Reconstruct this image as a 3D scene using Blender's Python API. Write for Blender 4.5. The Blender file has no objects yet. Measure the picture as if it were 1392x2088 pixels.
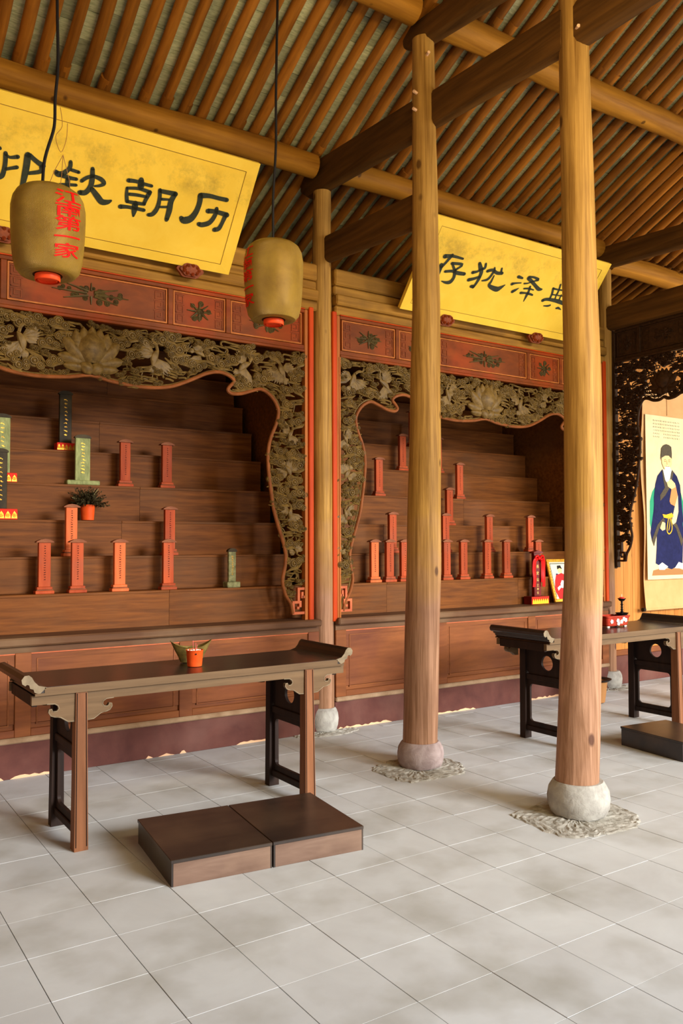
import bpy, bmesh, math, random, json
from mathutils import Vector, Matrix
random.seed(7)
S = bpy.context.scene
C = S.collection
R = math.radians
# ------------------------------------------------------------------ camera, light, exposure
F_PX, W_PX, H_PX = 1678.06, 1392.0, 2088.0
YAW, PITCH, ROLL = R(33.639), R(2.1966), R(-0.1373)
CAM = Vector((0, 0, 1.5))
_f = Vector((math.sin(YAW)*math.cos(PITCH), math.cos(YAW)*math.cos(PITCH), math.sin(PITCH)))
_r = Vector((math.cos(YAW), -math.sin(YAW), 0))
_u = _r.cross(_f)
_r2 = math.cos(ROLL)*_r + math.sin(ROLL)*_u
_u2 = -math.sin(ROLL)*_r + math.cos(ROLL)*_u
cd = bpy.data.cameras.new('camera'); cam = bpy.data.objects.new('camera', cd); C.objects.link(cam)
m = Matrix(((_r2.x, _u2.x, -_f.x, 0), (_r2.y, _u2.y, -_f.y, 0), (_r2.z, _u2.z, -_f.z, 0), (0, 0, 0, 1)))
cam.matrix_world = Matrix.Translation(CAM) @ m
cd.sensor_fit = 'VERTICAL'; cd.sensor_height = 36.0; cd.lens = F_PX/H_PX*36.0
cd.clip_start = 0.05; cd.clip_end = 200
S.camera = cam

def proj(p):
    q = Vector(p) - CAM
    z = q.dot(_f)
    if z < 0.1: return None
    return (W_PX/2 + F_PX*q.dot(_r2)/z, H_PX/2 - F_PX*q.dot(_u2)/z, z)
def size_in_view(p, area):                      # used only to pick which repeats become single parts
    q = proj(p)
    if not q or not (-40 < q[0] < W_PX+40 and -40 < q[1] < H_PX+40): return 0
    return area/q[2]**2

w = bpy.data.worlds.new('World'); S.world = w; w.use_nodes = True
bg = w.node_tree.nodes['Background']; bg.inputs[0].default_value = (0.93, 0.96, 1.0, 1); bg.inputs[1].default_value = 0.26
def area(name, loc, target, sx, sy, power, col):
    l = bpy.data.lights.new(name, 'AREA'); l.shape = 'RECTANGLE'; l.size = sx; l.size_y = sy; l.energy = power; l.color = col
    o = bpy.data.objects.new(name, l); C.objects.link(o); o.location = loc
    o.rotation_euler = (Vector(target)-Vector(loc)).to_track_quat('-Z', 'Y').to_euler(); return o
# overcast sky over the courtyard, reaching in under the front eave, and the light its paving throws back
area('daylight_sky', (7.4, -9.5, 5.2), (3.6, 4.0, 0.6), 6.0, 3.8, 3800, (1.0, 0.98, 0.95))
area('courtyard_bounce', (6.2, -3.6, 0.9), (4.2, 5.0, 1.6), 12.0, 1.4, 34, (1.0, 0.93, 0.82))
area('daylight_side', (12.2, -0.8, 2.0), (4.8, 5.8, 1.5), 1.6, 1.9, 340, (1.0, 0.93, 0.82))
# warm fill lamp added, out of view, to light the roof and upper timbers
area('warm_roof_fill', (2.6, 0.4, 3.6), (4.0, 4.9, 4.6), 2.4, 0.5, 92, (1.0, 0.76, 0.36))
S.view_settings.view_transform = 'Standard'; S.view_settings.look = 'None'
S.view_settings.gamma = 1.0; S.view_settings.use_curve_mapping = False
S.view_settings.exposure = 0.12

# ------------------------------------------------------------------ materials
def lin(c):
    return tuple(((v/255)/12.92 if v/255 <= 0.04045 else ((v/255+0.055)/1.055)**2.4) for v in c)+(1,)
def mat(name, c1, c2=None, scale=(3, 3, 3), rough=0.6, bump=0.0, var=0.0, stain=None, stain_scale=1.2, stain_amt=0.5,
        metal=0.0, spec=0.12, world=False, detail=6, island=False, ramp=(0.3, 0.7), knots=False, noise=2.0, coat=0.0):
    M = bpy.data.materials.new(name); M.use_nodes = True
    nt = M.node_tree; N = nt.nodes; L = nt.links
    b = N['Principled BSDF']; b.inputs['Roughness'].default_value = rough; b.inputs['Metallic'].default_value = metal
    b.inputs['Specular IOR Level'].default_value = spec
    if coat: b.inputs['Coat Weight'].default_value = coat; b.inputs['Coat Roughness'].default_value = 0.25
    c1 = lin(c1)
    if c2 is None:
        b.inputs['Base Color'].default_value = c1; return M
    c2 = lin(c2)
    tc = N.new('ShaderNodeTexCoord'); mp = N.new('ShaderNodeMapping'); mp.inputs['Scale'].default_value = scale
    if world:
        g = N.new('ShaderNodeNewGeometry'); src = g.outputs['Position']
    else: src = tc.outputs['Object']
    rnd = None
    if var or island:
        if island: gi = N.new('ShaderNodeNewGeometry'); rnd = gi.outputs['Random Per Island']
        else: oi = N.new('ShaderNodeObjectInfo'); rnd = oi.outputs['Random']
    if rnd is not None and not world:
        ad = N.new('ShaderNodeVectorMath'); ad.operation = 'ADD'
        ml = N.new('ShaderNodeMath'); ml.operation = 'MULTIPLY'; ml.inputs[1].default_value = 37.0
        L.new(rnd, ml.inputs[0]); L.new(src, ad.inputs[0]); L.new(ml.outputs[0], ad.inputs[1]); src = ad.outputs[0]
    L.new(src, mp.inputs['Vector'])
    nz = N.new('ShaderNodeTexNoise'); nz.inputs['Scale'].default_value = noise; nz.inputs['Detail'].default_value = detail
    nz.inputs['Roughness'].default_value = 0.6; nz.inputs['Distortion'].default_value = 0.4
    L.new(mp.outputs[0], nz.inputs['Vector'])
    cr = N.new('ShaderNodeValToRGB'); cr.color_ramp.elements[0].position = ramp[0]; cr.color_ramp.elements[1].position = ramp[1]
    cr.color_ramp.elements[0].color = c2; cr.color_ramp.elements[1].color = c1
    L.new(nz.outputs['Fac'], cr.inputs[0]); col = cr.outputs[0]
    if stain:
        n2 = N.new('ShaderNodeTexNoise'); n2.inputs['Scale'].default_value = stain_scale; n2.inputs['Detail'].default_value = 5
        L.new(src, n2.inputs['Vector'])
        r2 = N.new('ShaderNodeMapRange'); r2.inputs['From Min'].default_value = 0.48; r2.inputs['From Max'].default_value = 0.72
        r2.inputs['To Max'].default_value = stain_amt; L.new(n2.outputs['Fac'], r2.inputs['Value'])
        mx = N.new('ShaderNodeMixRGB'); L.new(r2.outputs[0], mx.inputs['Fac']); L.new(col, mx.inputs[1]); mx.inputs[2].default_value = lin(stain)
        col = mx.outputs[0]
    if knots:
        vo = N.new('ShaderNodeTexVoronoi'); vo.inputs['Scale'].default_value = 5.0
        mk = N.new('ShaderNodeMapping'); mk.inputs['Scale'].default_value = (1, 1, 0.55); L.new(src, mk.inputs['Vector']); L.new(mk.outputs[0], vo.inputs['Vector'])
        mr = N.new('ShaderNodeMapRange'); mr.inputs['From Min'].default_value = 0.07; mr.inputs['From Max'].default_value = 0.12
        mr.inputs['To Min'].default_value = 0.8; mr.inputs['To Max'].default_value = 0.0; L.new(vo.outputs['Distance'], mr.inputs['Value'])
        mx = N.new('ShaderNodeMixRGB'); L.new(mr.outputs[0], mx.inputs['Fac']); L.new(col, mx.inputs[1]); mx.inputs[2].default_value = lin((70, 40, 18))
        col = mx.outputs[0]
    if var:
        hs = N.new('ShaderNodeHueSaturation'); mv = N.new('ShaderNodeMapRange')
        mv.inputs['To Min'].default_value = 1-var; mv.inputs['To Max'].default_value = 1+var
        L.new(rnd, mv.inputs['Value']); L.new(mv.outputs[0], hs.inputs['Value']); L.new(col, hs.inputs['Color']); col = hs.outputs[0]
    L.new(col, b.inputs['Base Color'])
    if bump:
        bp = N.new('ShaderNodeBump'); bp.inputs['Strength'].default_value = bump; bp.inputs['Distance'].default_value = 0.01
        L.new(nz.outputs['Fac'], bp.inputs['Height']); L.new(bp.outputs[0], b.inputs['Normal'])
    return M
MT = {}
def add(k, *a, **kw): MT[k] = mat(k, *a, **kw)
add('column_wood', (190, 146, 74), (126, 88, 36), scale=(20, 20, 0.7), rough=0.5, bump=0.3, stain=(120, 84, 40), stain_scale=1.6, stain_amt=0.55, knots=True, var=0.06)
add('beam_wood', (108, 72, 30), (68, 44, 18), scale=(9, 0.6, 9), rough=0.65, bump=0.3, stain=(60, 38, 18), var=0.12)
add('purlin_wood', (186, 128, 42), (140, 90, 24), scale=(0.5, 9, 9), rough=0.55, bump=0.3, stain=(112, 70, 30), var=0.08, knots=True)
add('rafter_wood', (170, 106, 32), (116, 68, 18), scale=(10, 0.7, 10), rough=0.7, bump=0.3, stain=(84, 44, 20), stain_scale=2.0, var=0.2)
add('roof_brick', (196, 194, 150), (140, 142, 104), scale=(8, 8, 8), rough=0.9, bump=0.5, var=0.28, stain=(196, 190, 150), stain_scale=5, stain_amt=0.6)
add('roof_brick_bulk', (186, 184, 142), (132, 134, 100), scale=(8, 8, 8), rough=0.9, bump=0.5, var=0.22, island=True)
add('roof_board', (60, 50, 36), (36, 30, 22), rough=0.95)
add('floor_tile', (202, 207, 210), (189, 192, 194), scale=(1.4, 1.4, 1.4), rough=0.52, bump=0.04, var=0.035, world=True, stain=(150, 148, 138), stain_scale=2.6, stain_amt=0.6, detail=8)
add('floor_grout', (96, 90, 82), (70, 64, 58), rough=0.9)
add('mortar', (190, 188, 180), (134, 130, 120), scale=(9, 9, 9), rough=0.95, bump=1.0, detail=9)
add('stone', (186, 184, 176), (146, 142, 136), scale=(7, 7, 7), rough=0.9, bump=0.8, var=0.05)
add('stone_pink', (178, 162, 160), (142, 124, 122), scale=(7, 7, 7), rough=0.9, bump=0.8)
add('altar_wood', (128, 74, 28), (84, 46, 16), scale=(1.2, 16, 16), rough=0.55, bump=0.12, var=0.07, stain=(104, 70, 42), stain_scale=1.3, stain_amt=0.7)
add('altar_front', (144, 86, 48), (108, 62, 34), scale=(0.9, 8, 8), rough=0.5, bump=0.12, var=0.06, stain=(96, 52, 44), stain_scale=1.5, stain_amt=0.7)
add('ledge_wood', (112, 78, 54), (80, 54, 38), scale=(0.6, 9, 9), rough=0.6, bump=0.15, stain=(136, 112, 84), stain_scale=1.5, stain_amt=0.7)
add('plinth_paint', (106, 64, 56), (80, 46, 42), scale=(2, 2, 2), rough=0.6, bump=0.1, stain=(124, 88, 78), stain_scale=2.5)
add('dust', (170, 144, 116), (136, 108, 82), scale=(4, 4, 4), rough=0.95)
add('flake', (232, 188, 148))
add('plaster', (236, 196, 150), (214, 172, 128), scale=(9, 9, 9), rough=0.9)
add('frame_red', (204, 72, 14), (166, 50, 10), scale=(6, 6, 0.6), rough=0.45, bump=0.05)
add('frame_brown', (190, 112, 52), (152, 84, 34), scale=(6, 6, 0.6), rough=0.5, bump=0.08)
add('frieze_red', (134, 66, 24), (92, 44, 16), scale=(1.5, 4, 4), rough=0.5, bump=0.08, stain=(176, 62, 16), stain_scale=1.6, stain_amt=0.8)
add('relief_red', (146, 70, 30), (104, 46, 20), scale=(9, 9, 9), rough=0.5, bump=0.2)
add('relief_olive', (96, 80, 40), (66, 50, 26), scale=(9, 9, 9), rough=0.5, bump=0.3)
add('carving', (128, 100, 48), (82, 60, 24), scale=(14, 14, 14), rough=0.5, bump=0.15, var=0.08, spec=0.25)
add('carving_shaded', (70, 46, 28), (42, 28, 18), scale=(14, 14, 14), rough=0.5, bump=0.3, var=0.1)  # wood of the unlit side screen, its shade put into the colour
add('moulding', (146, 84, 42), (110, 60, 28), scale=(5, 5, 5), rough=0.45)
add('fret_wood', (206, 112, 72), (170, 84, 52), scale=(5, 5, 5), rough=0.5)
add('lintel_wood', (172, 124, 48), (122, 82, 28), scale=(0.5, 9, 9), rough=0.6, bump=0.25, var=0.1, stain=(88, 62, 30), stain_scale=2.2, stain_amt=0.7)
add('pine', (194, 132, 66), (160, 100, 42), scale=(12, 12, 0.5), rough=0.5, bump=0.1, var=0.08, knots=True)
add('plaque_yellow', (242, 200, 72), (234, 188, 58), scale=(3, 3, 3), rough=0.45, bump=0.05, var=0.02)
add('ink', (44, 50, 38), (62, 62, 46), scale=(20, 20, 20), rough=0.6)
add('table_top', (50, 39, 34), (36, 28, 25), scale=(0.6, 8, 8), rough=0.3, spec=0.5, bump=0.05)
add('table_apron', (118, 94, 68), (88, 68, 48), scale=(0.7, 9, 9), rough=0.5, bump=0.1)
add('table_leg', (140, 92, 62), (104, 66, 42), scale=(9, 9, 0.7), rough=0.5, bump=0.1)
add('table_shaded', (50, 36, 30), (32, 24, 22), scale=(9, 9, 1), rough=0.5, bump=0.1)  # same table wood with shade painted in: end frames, rear legs, leg beads
add('curl_end', (146, 130, 106), (112, 98, 78), scale=(9, 9, 9), rough=0.6)
add('stool_top', (50, 40, 34), (36, 29, 26), scale=(0.8, 8, 8), rough=0.32, spec=0.5, bump=0.05, stain=(84, 66, 50), stain_scale=3)
add('stool_front', (132, 108, 94), (98, 76, 64), scale=(0.8, 8, 8), rough=0.5, bump=0.1, stain=(150, 124, 104), stain_scale=3)
add('tablet_red', (186, 84, 44), (150, 58, 28), scale=(9, 9, 1), rough=0.55, var=0.16, stain=(140, 84, 64), stain_scale=4)
add('tablet_orange', (222, 118, 66), (196, 92, 48), scale=(9, 9, 1), rough=0.55)
add('tablet_cap', (150, 92, 62), (116, 66, 44), scale=(9, 9, 9), rough=0.6)
add('tablet_green', (166, 170, 112), (112, 118, 74), scale=(9, 9, 3), rough=0.6, bump=0.3, noise=4)
add('tablet_grey', (150, 148, 104), (86, 84, 54), scale=(14, 14, 14), rough=0.7, bump=0.6)
add('tablet_black', (62, 50, 28), (34, 27, 16), scale=(9, 9, 3), rough=0.5, stain=(110, 90, 50), stain_scale=6)
add('gold', (232, 176, 62), (190, 130, 36), scale=(20, 20, 20), rough=0.35, metal=0.4)
add('gold_paint', (240, 190, 60)); add('yellow_paint', (246, 208, 50)); add('red_paint', (222, 48, 30)); add('lacquer_red', (116, 26, 22), (84, 18, 16), rough=0.3)
add('black_paint', (26, 22, 20), rough=0.4)
add('ink_dark', (70, 24, 16)); add('ink_gold', (220, 190, 110))
add('ribbon', (226, 26, 22), (190, 16, 14), scale=(20, 20, 4), rough=0.4)
add('pot_orange', (232, 92, 36), (208, 72, 24), scale=(6, 6, 6), rough=0.45)
add('ingot_glaze', (132, 112, 58), (78, 68, 38), scale=(12, 12, 12), rough=0.35, stain=(180, 150, 90), stain_scale=9)
add('ash', (176, 166, 156), (110, 104, 98), scale=(60, 60, 60), rough=0.95, bump=1.0)
add('incense', (206, 96, 96)); add('bamboo', (220, 190, 120))
add('planter_red', (176, 60, 40), (140, 42, 30), scale=(9, 9, 9), rough=0.3); add('white_glaze', (240, 232, 220))
add('iron', (44, 38, 34), (28, 24, 22), rough=0.5, metal=0.4); add('wax', (206, 60, 50)); add('wick', (240, 230, 210))
add('leaf', (70, 60, 34), (36, 32, 18), scale=(20, 20, 20), rough=0.8, var=0.2)
add('twig', (150, 140, 96))
add('cable', (30, 26, 24), rough=0.5); add('wire', (150, 100, 50), rough=0.4)
add('lantern_cloth', (206, 166, 58), (160, 122, 34), scale=(3, 3, 3), rough=0.36, spec=0.6, metal=0.25)
add('lantern_red', (236, 76, 34), rough=0.4); add('lantern_script', (220, 14, 8)); add('lantern_inner', (60, 40, 24))
add('scroll_mount', (212, 166, 112), (200, 154, 100), rough=0.7); add('scroll_paper', (234, 212, 166), (224, 200, 152), rough=0.8)
add('p_navy', (36, 40, 84), (28, 32, 66), rough=0.8, scale=(9, 9, 9)); add('p_green', (46, 150, 110)); add('p_grey', (92, 82, 64), (64, 58, 48), scale=(40, 40, 40))
add('p_skin', (240, 200, 140)); add('p_white', (250, 244, 230)); add('p_orange', (232, 140, 84)); add('p_gold', (238, 176, 44)); add('p_brown', (164, 116, 70)); add('p_pink', (244, 190, 170)); add('p_red', (200, 40, 40)); add('p_ground', (206, 208, 180), (220, 214, 190)); add('p_line', (70, 64, 56)); add('glass_pic', (200, 210, 200))
# weave bump on the lantern cloth and soiling on the plaques
def lantern_weave(M):
    nt = M.node_tree; N = nt.nodes; L = nt.links; b = N['Principled BSDF']
    uv = N.new('ShaderNodeTexCoord')
    out = []
    for s in (1, -1):
        mp = N.new('ShaderNodeMapping'); mp.inputs['Rotation'].default_value = (0, 0, R(33*s)); L.new(uv.outputs['UV'], mp.inputs['Vector'])
        wv = N.new('ShaderNodeTexWave'); wv.inputs['Scale'].default_value = 24; L.new(mp.outputs[0], wv.inputs['Vector']); out.append(wv)
    mm = N.new('ShaderNodeMath'); mm.operation = 'MULTIPLY'; L.new(out[0].outputs['Fac'], mm.inputs[0]); L.new(out[1].outputs['Fac'], mm.inputs[1])
    bp = N.new('ShaderNodeBump'); bp.inputs['Strength'].default_value = 0.7; bp.inputs['Distance'].default_value = 0.004
    L.new(mm.outputs[0], bp.inputs['Height']); L.new(bp.outputs[0], b.inputs['Normal'])
    old = b.inputs['Base Color'].links[0].from_socket
    mx = N.new('ShaderNodeMixRGB'); mx.blend_type = 'MULTIPLY'; mx.inputs[2].default_value = (0.45, 0.4, 0.3, 1)
    rg = N.new('ShaderNodeMapRange'); rg.inputs['To Min'].default_value = 0.8; rg.inputs['To Max'].default_value = 0.0
    L.new(mm.outputs[0], rg.inputs['Value']); L.new(rg.outputs[0], mx.inputs['Fac']); L.new(old, mx.inputs[1]); L.new(mx.outputs[0], b.inputs['Base Color'])
lantern_weave(MT['lantern_cloth'])
def worn_foot(M):                                   # the handled lower metre of each column has lost its yellow finish
    nt = M.node_tree; N = nt.nodes; L = nt.links; b = N['Principled BSDF']
    tc = N.new('ShaderNodeTexCoord'); sp = N.new('ShaderNodeSeparateXYZ'); L.new(tc.outputs['Object'], sp.inputs[0])
    nz = N.new('ShaderNodeTexNoise'); nz.inputs['Scale'].default_value = 4; L.new(tc.outputs['Object'], nz.inputs['Vector'])
    ad = N.new('ShaderNodeMath'); ad.operation = 'ADD'; L.new(sp.outputs['Z'], ad.inputs[0]); L.new(nz.outputs['Fac'], ad.inputs[1])
    r = N.new('ShaderNodeMapRange'); r.inputs['From Min'].default_value = 2.2; r.inputs['From Max'].default_value = 1.5; r.inputs['To Max'].default_value = 0.85; L.new(ad.outputs[0], r.inputs['Value'])
    old = b.inputs['Base Color'].links[0].from_socket
    sat = N.new('ShaderNodeMixRGB'); sat.blend_type = 'MIX'; L.new(r.outputs[0], sat.inputs['Fac']); L.new(old, sat.inputs[1])
    cr2 = N.new('ShaderNodeMixRGB'); cr2.blend_type = 'MULTIPLY'; cr2.inputs['Fac'].default_value = 1; L.new(old, cr2.inputs[1]); cr2.inputs[2].default_value = (0.92, 0.93, 2.7, 1)
    L.new(cr2.outputs[0], sat.inputs[2]); L.new(sat.outputs[0], b.inputs['Base Color'])
worn_foot(MT['column_wood'])
def soil(M):
    nt = M.node_tree; N = nt.nodes; L = nt.links; b = N['Principled BSDF']
    tc = N.new('ShaderNodeTexCoord'); sp = N.new('ShaderNodeSeparateXYZ'); L.new(tc.outputs['Object'], sp.inputs[0])
    a = N.new('ShaderNodeMapRange'); a.inputs['From Min'].default_value = 0.44; a.inputs['From Max'].default_value = 0.56; L.new(sp.outputs['Y'], a.inputs['Value'])
    c = N.new('ShaderNodeMapRange'); c.inputs['From Min'].default_value = 0.74; c.inputs['From Max'].default_value = 0.64; L.new(sp.outputs['Y'], c.inputs['Value'])
    nz = N.new('ShaderNodeTexNoise'); nz.inputs['Scale'].default_value = 3; nz.inputs['Detail'].default_value = 10; nz.inputs['Roughness'].default_value = 0.75
    L.new(tc.outputs['Object'], nz.inputs['Vector'])
    r = N.new('ShaderNodeMapRange'); r.inputs['From Min'].default_value = 0.46; r.inputs['From Max'].default_value = 0.62; r.inputs['To Max'].default_value = 0.75; L.new(nz.outputs['Fac'], r.inputs['Value'])
    m1 = N.new('ShaderNodeMath'); m1.operation = 'MULTIPLY'; L.new(a.outputs[0], m1.inputs[0]); L.new(c.outputs[0], m1.inputs[1])
    m2 = N.new('ShaderNodeMath'); m2.operation = 'MULTIPLY'; L.new(m1.outputs[0], m2.inputs[0]); L.new(r.outputs[0], m2.inputs[1])
    old = b.inputs['Base Color'].links[0].from_socket
    mx = N.new('ShaderNodeMixRGB'); L.new(m2.outputs[0], mx.inputs['Fac']); L.new(old, mx.inputs[1]); mx.inputs[2].default_value = lin((176, 142, 52)); L.new(mx.outputs[0], b.inputs['Base Color'])
soil(MT['plaque_yellow'])

# ------------------------------------------------------------------ geometry helpers
class MB:
    def __init__(s): s.v = []; s.f = []; s.uv = None
    def quad_grid(s, rows, close=False, flip=False):
        b = len(s.v); n = len(rows[0])
        for r_ in rows: s.v += [tuple(p) for p in r_]
        for i in range(len(rows)-1):
            for j in range(n if close else n-1):
                k = (j+1) % n
                q = (b+i*n+j, b+i*n+k, b+(i+1)*n+k, b+(i+1)*n+j)
                s.f.append(q[::-1] if flip else q)
        return b
    def box(s, x0, x1, y0, y1, z0, z1, bev=0.0):
        if bev and min(x1-x0, y1-y0, z1-z0) > 2.2*bev:
            bm = bmesh.new(); bmesh.ops.create_cube(bm, size=1.0)
            for v in bm.verts: v.co = Vector(((x0+x1)/2+v.co.x*(x1-x0), (y0+y1)/2+v.co.y*(y1-y0), (z0+z1)/2+v.co.z*(z1-z0)))
            bmesh.ops.bevel(bm, geom=list(bm.edges), offset=bev, segments=1, affect='EDGES')
            s.take(bm); return s
        b = len(s.v)
        s.v += [(x0, y0, z0), (x1, y0, z0), (x1, y1, z0), (x0, y1, z0), (x0, y0, z1), (x1, y0, z1), (x1, y1, z1), (x0, y1, z1)]
        s.f += [tuple(b+i for i in q) for q in ((0, 3, 2, 1), (4, 5, 6, 7), (0, 1, 5, 4), (1, 2, 6, 5), (2, 3, 7, 6), (3, 0, 4, 7))]
        return s
    def take(s, bm, M=None):
        b = len(s.v); bm.verts.index_update()
        for v in bm.verts: s.v.append(tuple(M @ v.co if M else v.co))
        for f in bm.faces: s.f.append(tuple(b+v.index for v in f.verts))
        bm.free()
    def merge(s, o, M=None):
        b = len(s.v)
        s.v += [tuple(M @ Vector(p)) if M else p for p in o.v]; s.f += [tuple(b+i for i in f) for f in o.f]; return s
    def lathe(s, prof, n=20, c=(0, 0, 0), caps=True, squash=1.0):
        rows = []
        for r_, z in prof:
            rows.append([(c[0]+r_*math.cos(2*math.pi*j/n), c[1]+squash*r_*math.sin(2*math.pi*j/n), c[2]+z) for j in range(n)])
        b = s.quad_grid(rows, close=True)
        if caps:
            s.f.append(tuple(b+j for j in range(n))[::-1]); e = b+(len(rows)-1)*n; s.f.append(tuple(e+j for j in range(n)))
        return s
    def tube(s, pts, rad, n=8, squash=None, caps=True):
        pts = [Vector(p) for p in pts]; rows = []
        if not hasattr(rad, '__len__'): rad = [rad]*len(pts)
        up = Vector((0.03, 0.05, 1))
        for i, p in enumerate(pts):
            t = (pts[min(i+1, len(pts)-1)]-pts[max(i-1, 0)]).normalized()
            a = t.cross(up)
            if a.length < 1e-3: a = t.cross(Vector((0, 1, 0)))
            a.normalize(); b_ = a.cross(t).normalized(); up = b_ if abs(t.z) > .5 else Vector((0.03, 0.05, 1))
            q = squash or 1.0
            rows.append([tuple(p + a*rad[i]*math.cos(2*math.pi*j/n)*q + b_*rad[i]*math.sin(2*math.pi*j/n)) for j in range(n)])
        b = s.quad_grid(rows, close=True, flip=True)
        if caps:
            s.f.append(tuple(b+j for j in range(n))); e = b+(len(rows)-1)*n; s.f.append(tuple(e+j for j in range(n))[::-1])
        return s
    def prism(s, poly, d0, d1, plane='xz'):
        """extrude a 2D outline between two depths (plane xz: depth is y; yz: depth is x; xy: depth is z)"""
        def P(p, d):
            return (p[0], d, p[1]) if plane == 'xz' else ((d, p[0], p[1]) if plane == 'yz' else (p[0], p[1], d))
        b = len(s.v); n = len(poly)
        s.v += [P(p, d0) for p in poly] + [P(p, d1) for p in poly]
        s.f.append(tuple(b+i for i in range(n))); s.f.append(tuple(b+n+i for i in range(n))[::-1])
        for i in range(n):
            j = (i+1) % n; s.f.append((b+j, b+i, b+n+i, b+n+j))
        return s
    def mesh(s, name):
        me = bpy.data.meshes.new(name); me.from_pydata(s.v, [], s.f); me.validate()
        bm = bmesh.new(); bm.from_mesh(me); bmesh.ops.recalc_face_normals(bm, faces=bm.faces); bm.to_mesh(me); bm.free()
        return me
    def build(s, name, mt, parent=None, smooth=False, label=None, kind=None, loc=None, local=False, cat=None, group=None):
        """vertices are world coordinates; they are moved into the parent's frame unless local=True"""
        base = ORG.get(parent.name, Vector()) if parent is not None else Vector()
        pos = Vector(loc) if loc is not None else Vector()
        if not local: off = base + pos
        else: off = Vector()
        if off.length: s.v = [(p[0]-off.x, p[1]-off.y, p[2]-off.z) for p in s.v]
        me = s.mesh(name); me.materials.append(MT[mt])
        if smooth:
            for p in me.polygons: p.use_smooth = True
            try: me.set_sharp_from_angle(angle=R(38))
            except Exception: pass
        o = bpy.data.objects.new(name, me); C.objects.link(o)
        if parent is not None: o.parent = parent
        o.location = pos; ORG[o.name] = base + pos
        tag(o, label, cat, group, kind); return o
ORG = {}
def tag(o, label=None, cat=None, group=None, kind=None):
    if label: o['label'] = label
    if cat: o['category'] = cat
    if group: o['group'] = group
    if kind: o['kind'] = kind
    return o
def empty(name, loc, label=None, cat=None, group=None, kind=None, rot=(0, 0, 0), parent=None):
    o = bpy.data.objects.new(name, None); C.objects.link(o); o.location = loc; o.rotation_euler = rot; o.empty_display_size = 0.1
    if parent: o.parent = parent
    ORG[o.name] = Vector(loc) + (ORG.get(parent.name, Vector()) if parent else Vector())
    return tag(o, label, cat, group, kind)
def inst(me, name, parent, loc, rot=(0, 0, 0), sc=(1, 1, 1), label=None):
    o = bpy.data.objects.new(name, me); C.objects.link(o); o.parent = parent; o.location = loc; o.rotation_euler = rot; o.scale = sc
    if label: o['label'] = label
    ORG[o.name] = Vector(loc) + ORG.get(parent.name, Vector())
    return o
def copy_tree(o, parent=None):
    c = o.copy(); C.objects.link(c)
    if parent: c.parent = parent
    ORG[c.name] = ORG.get(o.name, Vector()).copy()
    for ch in list(o.children):
        copy_tree(ch, c)
    return c
def mesh_of(mb, name, mt, smooth=True):
    me = mb.mesh(name); me.materials.append(MT[mt])
    if smooth:
        for p in me.polygons: p.use_smooth = True
        try: me.set_sharp_from_angle(angle=R(40))
        except Exception: pass
    return me
def catmull(pts, k=4):
    out = []; n = len(pts)
    for i in range(n-1):
        p0, p1, p2, p3 = pts[max(i-1, 0)], pts[i], pts[i+1], pts[min(i+2, n-1)]
        for j in range(k):
            t = j/k; out.append(tuple(0.5*((2*b)+(-a+c)*t+(2*a-5*b+4*c-d)*t*t+(-a+3*b-3*c+d)*t**3) for a, b, c, d in zip(p0, p1, p2, p3)))
    out.append(tuple(pts[-1])); return out
def stroke(mb, pts, z):
    """one brush stroke: a ribbon of varying width with round ends, in the xy plane"""
    p = catmull(pts, 4); Lf = []; Rt = []
    for i, (x, y, r_) in enumerate(p):
        a = p[max(i-1, 0)]; c = p[min(i+1, len(p)-1)]
        t = Vector((c[0]-a[0], c[1]-a[1])); t = t.normalized() if t.length > 1e-6 else Vector((1, 0)); nrm = Vector((-t.y, t.x))
        r_ = max(r_, 0.001)*(1.1 if r_ > .003 else 1); Lf.append((x+nrm.x*r_, y+nrm.y*r_, z)); Rt.append((x-nrm.x*r_, y-nrm.y*r_, z))
    mb.quad_grid([Lf, Rt])
    for e in (0, -1):
        x, y, r_ = p[e]; b = len(mb.v); mb.v += [(x+r_*math.cos(a*math.pi/5), y+r_*math.sin(a*math.pi/5), z) for a in range(10)]; mb.f.append(tuple(range(b, b+10)))
def text_mesh(s_):
    c = bpy.data.curves.new('glyph', 'FONT'); c.body = s_; c.size = 1; c.align_x = 'CENTER'; c.resolution_u = 2; c.offset = 0.014
    o = bpy.data.objects.new('glyph', c); C.objects.link(o)
    me = bpy.data.meshes.new_from_object(o.evaluated_get(bpy.context.evaluated_depsgraph_get()))
    mb = MB(); mb.v = [tuple(v.co) for v in me.vertices]; mb.f = [tuple(p.vertices) for p in me.polygons]
    bm = bmesh.new(); bm.from_mesh(me)
    for k in range(16):                             # cut into narrow strips so the glyph can be bent round a lantern
        bmesh.ops.bisect_plane(bm, geom=bm.verts[:]+bm.edges[:]+bm.faces[:], plane_co=(-.5+k/15, 0, 0), plane_no=(1, 0, 0))
    mb = MB(); mb.take(bm)
    bpy.data.objects.remove(o); bpy.data.curves.remove(c); bpy.data.meshes.remove(me); return mb

# ================================================================== THE SETTING
COLX, BAY = 3.58, 3.53
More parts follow.
